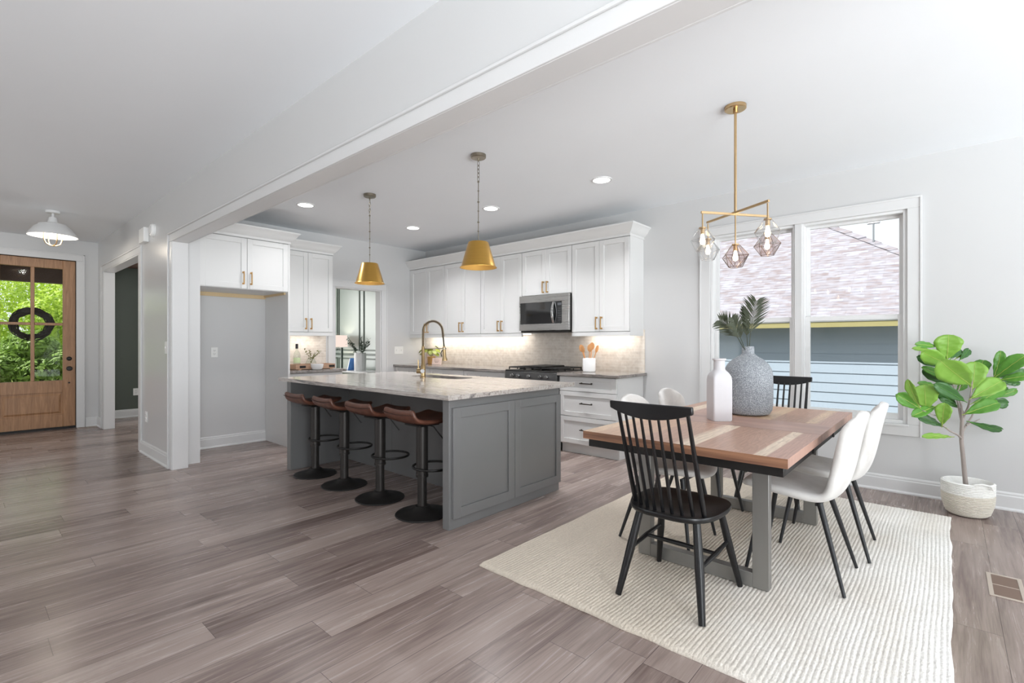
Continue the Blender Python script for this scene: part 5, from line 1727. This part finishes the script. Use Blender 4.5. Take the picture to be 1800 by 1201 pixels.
# corner: leaning board, small plaque, potted pothos, recipe card
t = thing('cutting_board', 'tall pinkish stone board leaning in the counter corner', 'board', (-6.36, 5.10, CT))
mbb = MB().box(-0.075, 0.075, -0.008, 0.008, 0.0, 0.235)
ob = obj('board', mbb, plain('pink_grey_stone', rgb(204, 184, 178), 0.4, vary=0.08), t, world=False, bevel=0.006)
ob.rotation_euler = (R(-9), 0, 0)
t = thing('plaque', 'small pale pink plaque standing before the stone board', 'plaque', (-6.32, 4.985, CT))
ob = obj('plaque', MB().box(-0.06, 0.06, -0.008, 0.008, 0, 0.085), M['paper'], t, world=False, bevel=0.004)
ob.rotation_euler = (R(-6), 0, 0)
t = thing('pothos', 'green pothos in a gold pot behind the faucet', 'potted plant', (-6.18, 5.02, CT))
obj('pot', MB().lathe([(0, 0), (0.050, 0), (0.056, 0.006), (0.066, 0.118), (0.062, 0.122), (0.056, 0.11), (0, 0.105)], 30), M['gold_pot'], t, world=False)
obj('soil', MB().lathe([(0, 0.107), (0.060, 0.106)], 20), M['soil'], t, world=False)
for k in range(11):
    a = 2 * PI * k / 11 + 0.3
    el = 0.5 + 0.5 * ((k * 7) % 11) / 11
    ln = 0.12 + 0.07 * ((k * 5) % 11) / 11
    dr_ = Vector((math.cos(a) * 0.8, math.sin(a) * 0.42 - 0.2, el)).normalized()
    b0 = Vector((0, 0, 0.11))
    st = b0 + dr_ * ln
    obj('stem', MB().tube([b0, b0 + dr_ * ln * 0.5 + Vector((0, 0, 0.01)), st], 0.0022, 6), M['pothos'], t, world=False)
    out = Vector((dr_.x, dr_.y, -0.25)).normalized()
    sdv = out.cross(Vector((0, 0, 1))).normalized()
    wprof = [0.1, 0.75, 1.0, 0.92, 0.62, 0.02]

    def lf(u, v, st=st, out=out, sdv=sdv):
        s_ = (u - 0.5) * 2
        ww = wprof[min(5, int(round(v * 5)))] * 0.050
        return st + out * (0.10 * v) + sdv * (s_ * ww) + Vector((0, 0, abs(s_) * 0.012 - 0.03 * v * v))
    obj('leaf', MB().grid(lf, 4, 5), M['pothos'], t, world=False, solid=0.001, angle=180)
t = thing('recipe_card', 'small pink recipe card stand beside the pothos pot', 'card stand', (-5.985, 4.965, CT), R(12))
ob = obj('card', MB().box(-0.09, 0.09, -0.006, 0.006, 0, 0.105), M['paper'], t, world=False, bevel=0.002)
ob.rotation_euler = (R(-10), 0, 0)
sc_ = MB()
for r_, (z_, a0, a1) in enumerate(((0.072, -0.052, 0.052), (0.052, -0.046, 0.048), (0.036, -0.03, 0.03))):
    pts_ = [(a0 + (a1 - a0) * i / 40, -0.0075, z_ + 0.006 * math.sin(i * 1.3) * (1 if i % 7 else 0.2)) for i in range(41)]
    sc_.tube(pts_, 0.0011, 4)
obj('handwriting', sc_, M['ink'], ob, world=False)

# tray group on the left counter
ty, tx = 3.05, -6.20
t = thing('wooden_tray', 'weathered wooden tray with black handles on left counter', 'tray', (tx, ty, CT))
obj('tray_box', MB().box(-0.13, 0.13, -0.262, 0.262, 0.006, 0.016).box(0.118, 0.13, -0.262, 0.262, 0.016, 0.068).box(-0.13, -0.118, -0.262, 0.262, 0.016, 0.068).box(-0.118, 0.118, -0.262, -0.250, 0.016, 0.068).box(-0.118, 0.118, 0.250, 0.262, 0.016, 0.068), M['tray_wood'], t, world=False, bevel=0.002)
for yy in (-0.175, 0.215):
    obj('handle', MB().box(0.130, 0.134, yy - 0.038, yy + 0.038, 0.024, 0.052), M['black_matte'], t, world=False, bevel=0.001)
for yy in (-0.21, 0.02, 0.21):
    obj('foot', MB().box(0.09, 0.128, yy - 0.018, yy + 0.018, 0.0, 0.006).box(-0.128, -0.09, yy - 0.018, yy + 0.018, 0.0, 0.006), M['tray_wood'], t, world=False)
tag(obj('white_bowl', MB().lathe([(0, 0), (0.045, 0), (0.060, 0.008), (0.074, 0.040), (0.078, 0.074), (0.073, 0.074), (0.066, 0.036), (0, 0.012)], 36, (-5.985, 3.02, CT)), M['ceramic'], None), 'white bowl standing in front of the wooden tray', 'bowl')
t = thing('wine_bottle', 'clear bottle with black cap standing in wooden tray', 'bottle', (-6.21, 2.865, CT + 0.0165))
obj('glass', MB().lathe([(0, 0), (0.038, 0), (0.041, 0.006), (0.041, 0.17), (0.036, 0.195), (0.018, 0.222), (0.014, 0.24), (0.014, 0.262), (0, 0.262)], 28), M['bottle_glass'], t, world=False)
obj('label_wrap', MB().lathe([(0.0416, 0.07), (0.0416, 0.135)], 28), M['bottle_label'], t, world=False)
obj('cap', MB().lathe([(0, 0.312), (0.0155, 0.312), (0.0165, 0.305), (0.0165, 0.252), (0.014, 0.25)], 20), M['cork_black'], t, world=False)
t = thing('glass_vase', 'round glass vase of olive sprigs in the wooden tray', 'vase', (-6.21, 3.05, CT + 0.0165))
obj('vase', MB().lathe([(0, 0), (0.040, 0), (0.062, 0.02), (0.068, 0.05), (0.060, 0.085), (0.046, 0.105), (0.048, 0.116)], 30), M['bottle_glass'], t, world=False)
for k in range(7):
    a = k * 2.4
    sp = MB()
    e_ = Vector((0.05 * math.cos(a) - 0.01, 0.115 * math.sin(a) + 0.03, 0.19 + 0.055 * ((k * 3) % 7) / 7))
    b0 = Vector((0, 0, 0.03))
    m0 = Vector((0.0, 0.0, 0.12))
    pts_ = [b0 * (1 - s_) ** 2 + m0 * 2 * s_ * (1 - s_) + e_ * s_ ** 2 for s_ in [i / 8 for i in range(9)]]
    sp.tube(pts_, 0.0016, 5)
    for i in range(4, 9):
        for q in range(3):
            dl = Vector((rnd.uniform(-1, 1), rnd.uniform(-1, 1), rnd.uniform(-.5, 1))).normalized() * 0.022
            sw = dl.cross(Vector((0.3, 0.5, 0.8))).normalized() * 0.009
            p_ = pts_[i]
            th2 = dl.cross(sw).normalized() * 0.0006
            sp.loft([[p_ - sw * 0.1, p_ + th2, p_ + sw * 0.1, p_ - th2], [p_ + dl * 0.5 - sw, p_ + dl * 0.5 + th2, p_ + dl * 0.5 + sw, p_ + dl * 0.5 - th2], [p_ + dl - sw * 0.1, p_ + dl + th2, p_ + dl + sw * 0.1, p_ + dl - th2]])
    obj('sprig', sp, M['olive'], t, world=False)

# ------------------------------------------------------------------ the study through the doorway
tr = MB()
yw = YB - 0.014


def frame_rect(x0, x1, z0, z1, w=0.028):
    tr.box(x0, x0 + w, yw, YB, z0, z1).box(x1 - w, x1, yw, YB, z0, z1).box(x0 + w, x1 - w, yw, YB, z0, z0 + w).box(x0 + w, x1 - w, yw, YB, z1 - w, z1)


for xa in (-10.27, -9.43, -8.50, -7.57):
    frame_rect(xa + 0.05, xa + 0.85, 1.09, 2.60)
    frame_rect(xa + 0.05, xa + 0.85, 0.20, 0.95)
tr.box(-10.27, XL - 0.12, YB - 0.022, YB, 1.00, 1.04)
struct('trim_13', tr, M['green_trim'], 'dark green panel mouldings and chair rail on study wall', 'moulding', bevel=0.003)
t = thing('console_table', 'pale console table in study holding lamp and vase', 'table', (-8.62, 4.93, 0))
obj('tabletop', MB().box(-9.75, -7.55, 4.72, 5.14, 0.705, 0.735), M['trim'], t, bevel=0.003)
for lx in (-9.70, -7.64):
    for ly in (4.75, 5.07):
        obj('leg', MB().box(lx, lx + 0.04, ly, ly + 0.04, 0, 0.705), M['trim'], t, bevel=0.002)
t = thing('table_lamp', 'lamp with white drum shade on open metal base', 'table lamp', (-8.99, 4.96, 0.735), R(0))
obj('base', MB().box(-0.17, -0.15, -0.02, 0.02, 0.012, 0.40).box(0.15, 0.17, -0.02, 0.02, 0.012, 0.40).box(-0.17, 0.17, -0.02, 0.02, 0.40, 0.42).box(-0.18, 0.18, -0.06, 0.06, 0, 0.012), M['green_trim'], t, world=False, bevel=0.002)
obj('shade', MB().lathe([(0.185, 0.43), (0.175, 0.66)], 40), M['lamp_shade'], t, world=False, solid=0.003)
obj('finial', MB().lathe([(0, 0.42), (0.005, 0.42), (0.005, 0.675), (0.009, 0.685), (0, 0.70)], 12), M['nickel'], t, world=False)
pl2 = bpy.data.lights.new('study_lamp_light', 'POINT')
pl2.energy = 6
pl2.color = (1, 0.86, 0.7)
pl2.shadow_soft_size = 0.06
po2 = bpy.data.objects.new('study_lamp_light', pl2)
po2.location = (-8.99, 4.96, 1.28)
COL.objects.link(po2)
t = thing('ribbed_vase', 'white ribbed vase of eucalyptus in the study', 'vase', (-8.13, 4.93, 0.735))
obj('vase', MB().lathe([(0, 0), (0.098, 0), (0.102, 0.01), (0.105, 0.29), (0.098, 0.325), (0.090, 0.33), (0.090, 0.05), (0, 0.04)], 72, wob=lambda a, z: 1 + 0.03 * (1 if math.sin(a * 18) > 0 else 0)), M['ceramic'], t, world=False)
for k in range(9):
    a = k * 2.1
    sp = MB()
    e_ = Vector((0.30 * math.cos(a) + 0.05, 0.16 * math.sin(a) - 0.05, 0.46 + 0.16 * ((k * 4) % 9) / 9))
    b0 = Vector((0.02 * math.cos(a), 0.02 * math.sin(a), 0.10))
    m0 = Vector((0.05 * math.cos(a), 0.05 * math.sin(a), 0.40))
    pts_ = [b0 * (1 - s_) ** 2 + m0 * 2 * s_ * (1 - s_) + e_ * s_ ** 2 for s_ in [i / 10 for i in range(11)]]
    sp.tube(pts_, 0.003, 5)
    for i in range(5, 11):
        for q in range(4):
            dl = (Vector((rnd.uniform(-1, 1), rnd.uniform(-1, 1), rnd.uniform(-.3, 1)))).normalized() * 0.055
            sw = dl.cross(Vector((0.3, 0.5, 0.8))).normalized() * 0.014
            p_ = pts_[i]
            th2 = dl.cross(sw).normalized() * 0.0008
            sp.loft([[p_ - sw * 0.1, p_ + th2, p_ + sw * 0.1, p_ - th2], [p_ + dl * 0.5 - sw, p_ + dl * 0.5 + th2, p_ + dl * 0.5 + sw, p_ + dl * 0.5 - th2], [p_ + dl - sw * 0.1, p_ + dl + th2, p_ + dl + sw * 0.1, p_ + dl - th2]])
    obj('sprig', sp, M['eucalyptus'], t, world=False)
t = thing('book', 'blue and white book leaning on the ribbed vase', 'book', (-8.37, 4.90, 0.735), R(0))
ob = obj('cover', MB().box(-0.012, 0.012, -0.09, 0.09, 0, 0.24), M['book_blue'], t, world=False, bevel=0.002)
ob.rotation_euler = (0, R(22), 0)
obj('pages', MB().box(-0.0122, 0.009, -0.0905, -0.086, 0.006, 0.234), M['ceramic'], ob, world=False)
t = thing('book', 'white book lying flat on the study console', 'book', (-8.52, 4.88, 0.735), R(0))
obj('cover', MB().box(-0.17, 0.12, -0.11, 0.11, 0, 0.028), M['ceramic'], t, world=False, bevel=0.002)

# ------------------------------------------------------------------ outside the front door
def leaf_cloud(n, ctr, rad, size, r, flat=1.0):
    mb = MB()
    c = Vector(ctr)
    lob = [(Vector((r.gauss(0, 1), r.gauss(0, 1), r.gauss(0, 0.8))).normalized() * r.uniform(0.35, 0.85), r.uniform(0.30, 0.52)) for _ in range(16)]
    for _ in range(n):
        lo, lr = lob[r.randrange(16)]
        dv_ = Vector((r.gauss(0, 1), r.gauss(0, 1), r.gauss(0, 1))).normalized() * (lr * r.uniform(0.72, 1.0))
        q = lo + dv_
        p = c + Vector((q.x * rad[0], q.y * rad[1], q.z * rad[2]))
        nrm = (dv_.normalized() + Vector((r.uniform(-.7, .7), r.uniform(-.7, .7), r.uniform(-.2, 1.0)))).normalized()
        u_ = nrm.orthogonal().normalized()
        u_ = Matrix.Rotation(r.uniform(0, 6.28), 3, nrm) @ u_
        w_ = nrm.cross(u_)
        s_ = size * r.uniform(0.6, 1.3)
        mb.face([p - u_ * s_, p + w_ * s_ * 0.45 - nrm * s_ * 0.12, p + u_ * s_, p - w_ * s_ * 0.45 - nrm * s_ * 0.12])
    return mb


GZ = -0.35
struct('ground', MB().box(-60, 30, -30, 60, GZ - 0.3, GZ), M['dirt'], 'green lawn ground outside the house', 'ground')
def bank_z(x):
    return GZ + max(0.0, min(1.0, (-12.0 - x) / 2.6)) * 0.62


rt = random.Random(3)
TR = [((-17.0, -0.4), 1.55, (1.3, 1.75, 1.45), 'a', 'bright green tree filling the left pane of front door'),
      ((-16.9, 2.6), 1.75, (1.3, 1.75, 1.6), 'a', 'bright green tree behind the right panes of front door'),
      ((-15.0, 1.3), 0.80, (0.8, 1.0, 0.8), 'b', 'darker shrub below the wreath outside front door'),
      ((-19.8, 1.4), 2.3, (1.5, 3.0, 1.5), 'a', 'tall tree farthest back outside the front door'),
      ((-14.7, -0.9), 0.55, (0.7, 0.9, 0.6), 'a', 'leafy shrub at lower left outside front door')]
for (xy, cz, rad, k, lab) in TR:
    tt = thing('leafy_tree', lab, 'tree', (xy[0], xy[1], bank_z(xy[0])), 0, 'trees outside the front door')
    obj('crown', leaf_cloud(12000, (xy[0], xy[1], cz), rad, 0.062, rt), M['tree_leaf_' + k], tt, fix=False, smooth=False)
    obj('trunk', MB().tube([(xy[0], xy[1], bank_z(xy[0])), (xy[0] + 0.05, xy[1], cz * 0.6 + 0.2), (xy[0], xy[1] + 0.05, cz)], [0.10, 0.08, 0.05], 10), M['tree_bark'], tt)
struct('ground_bank', MB().prism([(-12.0, -6, GZ - 0.05), (-14.6, -6, GZ + 0.62), (-24, -6, GZ + 1.0), (-24, -6, GZ - 0.05)], (0, 14, 0)), M['dirt'], 'grassy bank rising outside the front door', 'ground')
gm = MB()
for _ in range(9000):
    p = Vector((rt.uniform(-13.85, -12.2), rt.uniform(-1.2, 3.2), 0))
    p.z = bank_z(p.x) - 0.02
    h_ = rt.uniform(0.22, 0.52)
    ln_ = Vector((rt.uniform(-.3, .3), rt.uniform(-.3, .3), 1)).normalized() * h_
    w_ = Vector((rt.uniform(-1, 1), rt.uniform(-1, 1), 0)).normalized() * 0.010
    bend_ = Vector((rt.uniform(-.14, .14), rt.uniform(-.14, .14), -0.03))
    gm.face([p - w_, p + w_, p + ln_ * 0.6 + w_ * 0.7, p + ln_ + bend_, p + ln_ * 0.6 - w_ * 0.7])
tag(obj('tall_grass', gm, M['grass'], None, fix=False, smooth=False), 'tall pale green grass outside the front door', 'grass', None, 'stuff')
struct('trim_14', MB().box(-11.55, XD - 0.15, -2.5, 3.6, 2.50, 2.62).box(-11.60, -11.42, -2.5, 3.6, 2.27, 2.50), M['porch_dark'], 'dark stained porch ceiling and beam outside front door', 'porch roof')
struct('trim_15', MB().box(-11.6, XD - 0.15, -2.5, 3.6, GZ, -0.03), M['deck'], 'concrete porch floor outside the front door', 'porch floor')
wr = MB()
wc_ = Vector((XD - 0.105, 0.690, 1.515))
for k in range(62):
    a0 = rt.uniform(0, 2 * PI)
    r0 = rt.uniform(0.150, 0.225)
    pts_ = []
    dxx = rt.uniform(-0.018, 0.018)
    for i in range(14):
        a = a0 + i * 0.19
        rr = r0 + 0.014 * math.sin(i * 0.9 + k)
        pts_.append(wc_ + Vector((dxx + 0.01 * math.sin(i + k), rr * math.cos(a), rr * math.sin(a))))
    wr.tube(pts_, 0.0075, 5)
tag(obj('wreath', wr, M['twig'], None), 'dark twig wreath hanging outside on the front door', 'wreath')

# ------------------------------------------------------------------ neighbouring house beyond the dining window
NY = 9.5
h = thing('neighbor_house', 'blue grey sided house with shingle hip roof outside window', 'house', (-5.0, NY, GZ))
sd_ = MB()
zz = GZ
while zz < 1.72:
    sd_.prism([(-14, NY, zz), (-14, NY + 0.10, zz), (-14, NY + 0.10, zz + 0.158), (-14, NY + 0.014, zz + 0.158)], (14.7, 0, 0))
    zz += 0.158
obj('siding', sd_, M['siding'], h, smooth=False)
pitch = math.tan(R(35.5))
EY, EZ = 9.10, 1.60
apex = 7.5
rf = MB()
rise = apex * pitch
rf.face([(-14.4, EY, EZ), (1.1, EY, EZ), (1.1 - apex, EY + apex, EZ + rise), (-14.4, EY + apex, EZ + rise)])
ro = obj('roof', rf, M['shingle'], h, smooth=False, fix=False)
# shingle courses need the slope's own plane: rotate the mesh into it
_me = ro.data
rotm = Matrix.Rotation(R(35.5), 4, 'X')
piv = parent_matrix(h).inverted() @ Vector((-14.4, EY, EZ))
_me.transform(rotm.inverted() @ Matrix.Translation(-piv))
ro.matrix_local = Matrix.Translation(piv) @ rotm
rs = MB()
rs.face([(1.1, EY, EZ), (1.1, EY + 2 * apex, EZ), (1.1 - apex, EY + apex, EZ + rise)])
obj('roof_side', rs, M['shingle'], h, smooth=False)
hc = MB()
nseg = 30
for k in range(nseg):
    f0, f1 = k / nseg, (k + 1) / nseg + 0.004
    a = Vector((1.1 - apex * f0, EY + apex * f0, EZ + rise * f0))
    b = Vector((1.1 - apex * f1, EY + apex * f1, EZ + rise * f1))
    dn = (b - a).normalized()
    s1 = Vector((-0.13, 0.0, -0.012))
    s2 = Vector((0.0, 0.13, -0.012))
    up = Vector((0, 0, 0.022))
    lift = Vector((0, 0, 0.016))
    hc.loft([[a + up + s1 + lift, a + up + lift * 1.6, a + up + s2 + lift, a], [b + up + s1, b + up, b + up + s2, b]])
obj('hip_cap', hc, M['shingle'], h, smooth=False)
obj('fascia', MB().box(-14.4, 1.1, EY + 0.005, EY + 0.03, EZ - 0.105, EZ - 0.010), M['fascia'], h)
obj('drip_edge', MB().box(-14.4, 1.1, EY - 0.01, EY + 0.02, EZ - 0.014, EZ + 0.006), M['gutter'], h)
obj('soffit', MB().box(-14.4, 1.1, EY + 0.03, NY + 0.05, EZ - 0.06, EZ - 0.045), M['fascia'], h)
pp = Vector((-1.02, 11.16, 3.02))
obj('vent_pipe', MB().cyl(pp, pp + Vector((0, 0, 0.44)), 0.014, n=10).cyl(pp + Vector((-0.09, 0, 0.43)), pp + Vector((0.09, 0, 0.43)), 0.018, n=8).cyl(pp + Vector((-0.09, 0, 0.47)), pp + Vector((0.11, 0, 0.49)), 0.014, n=8).cyl(pp + Vector((-0.085, 0, 0.42)), pp + Vector((-0.085, 0, 0.48)), 0.012, n=8).cyl(pp + Vector((0.085, 0, 0.42)), pp + Vector((0.085, 0, 0.49)), 0.012, n=8), M['pipe_metal'], h)
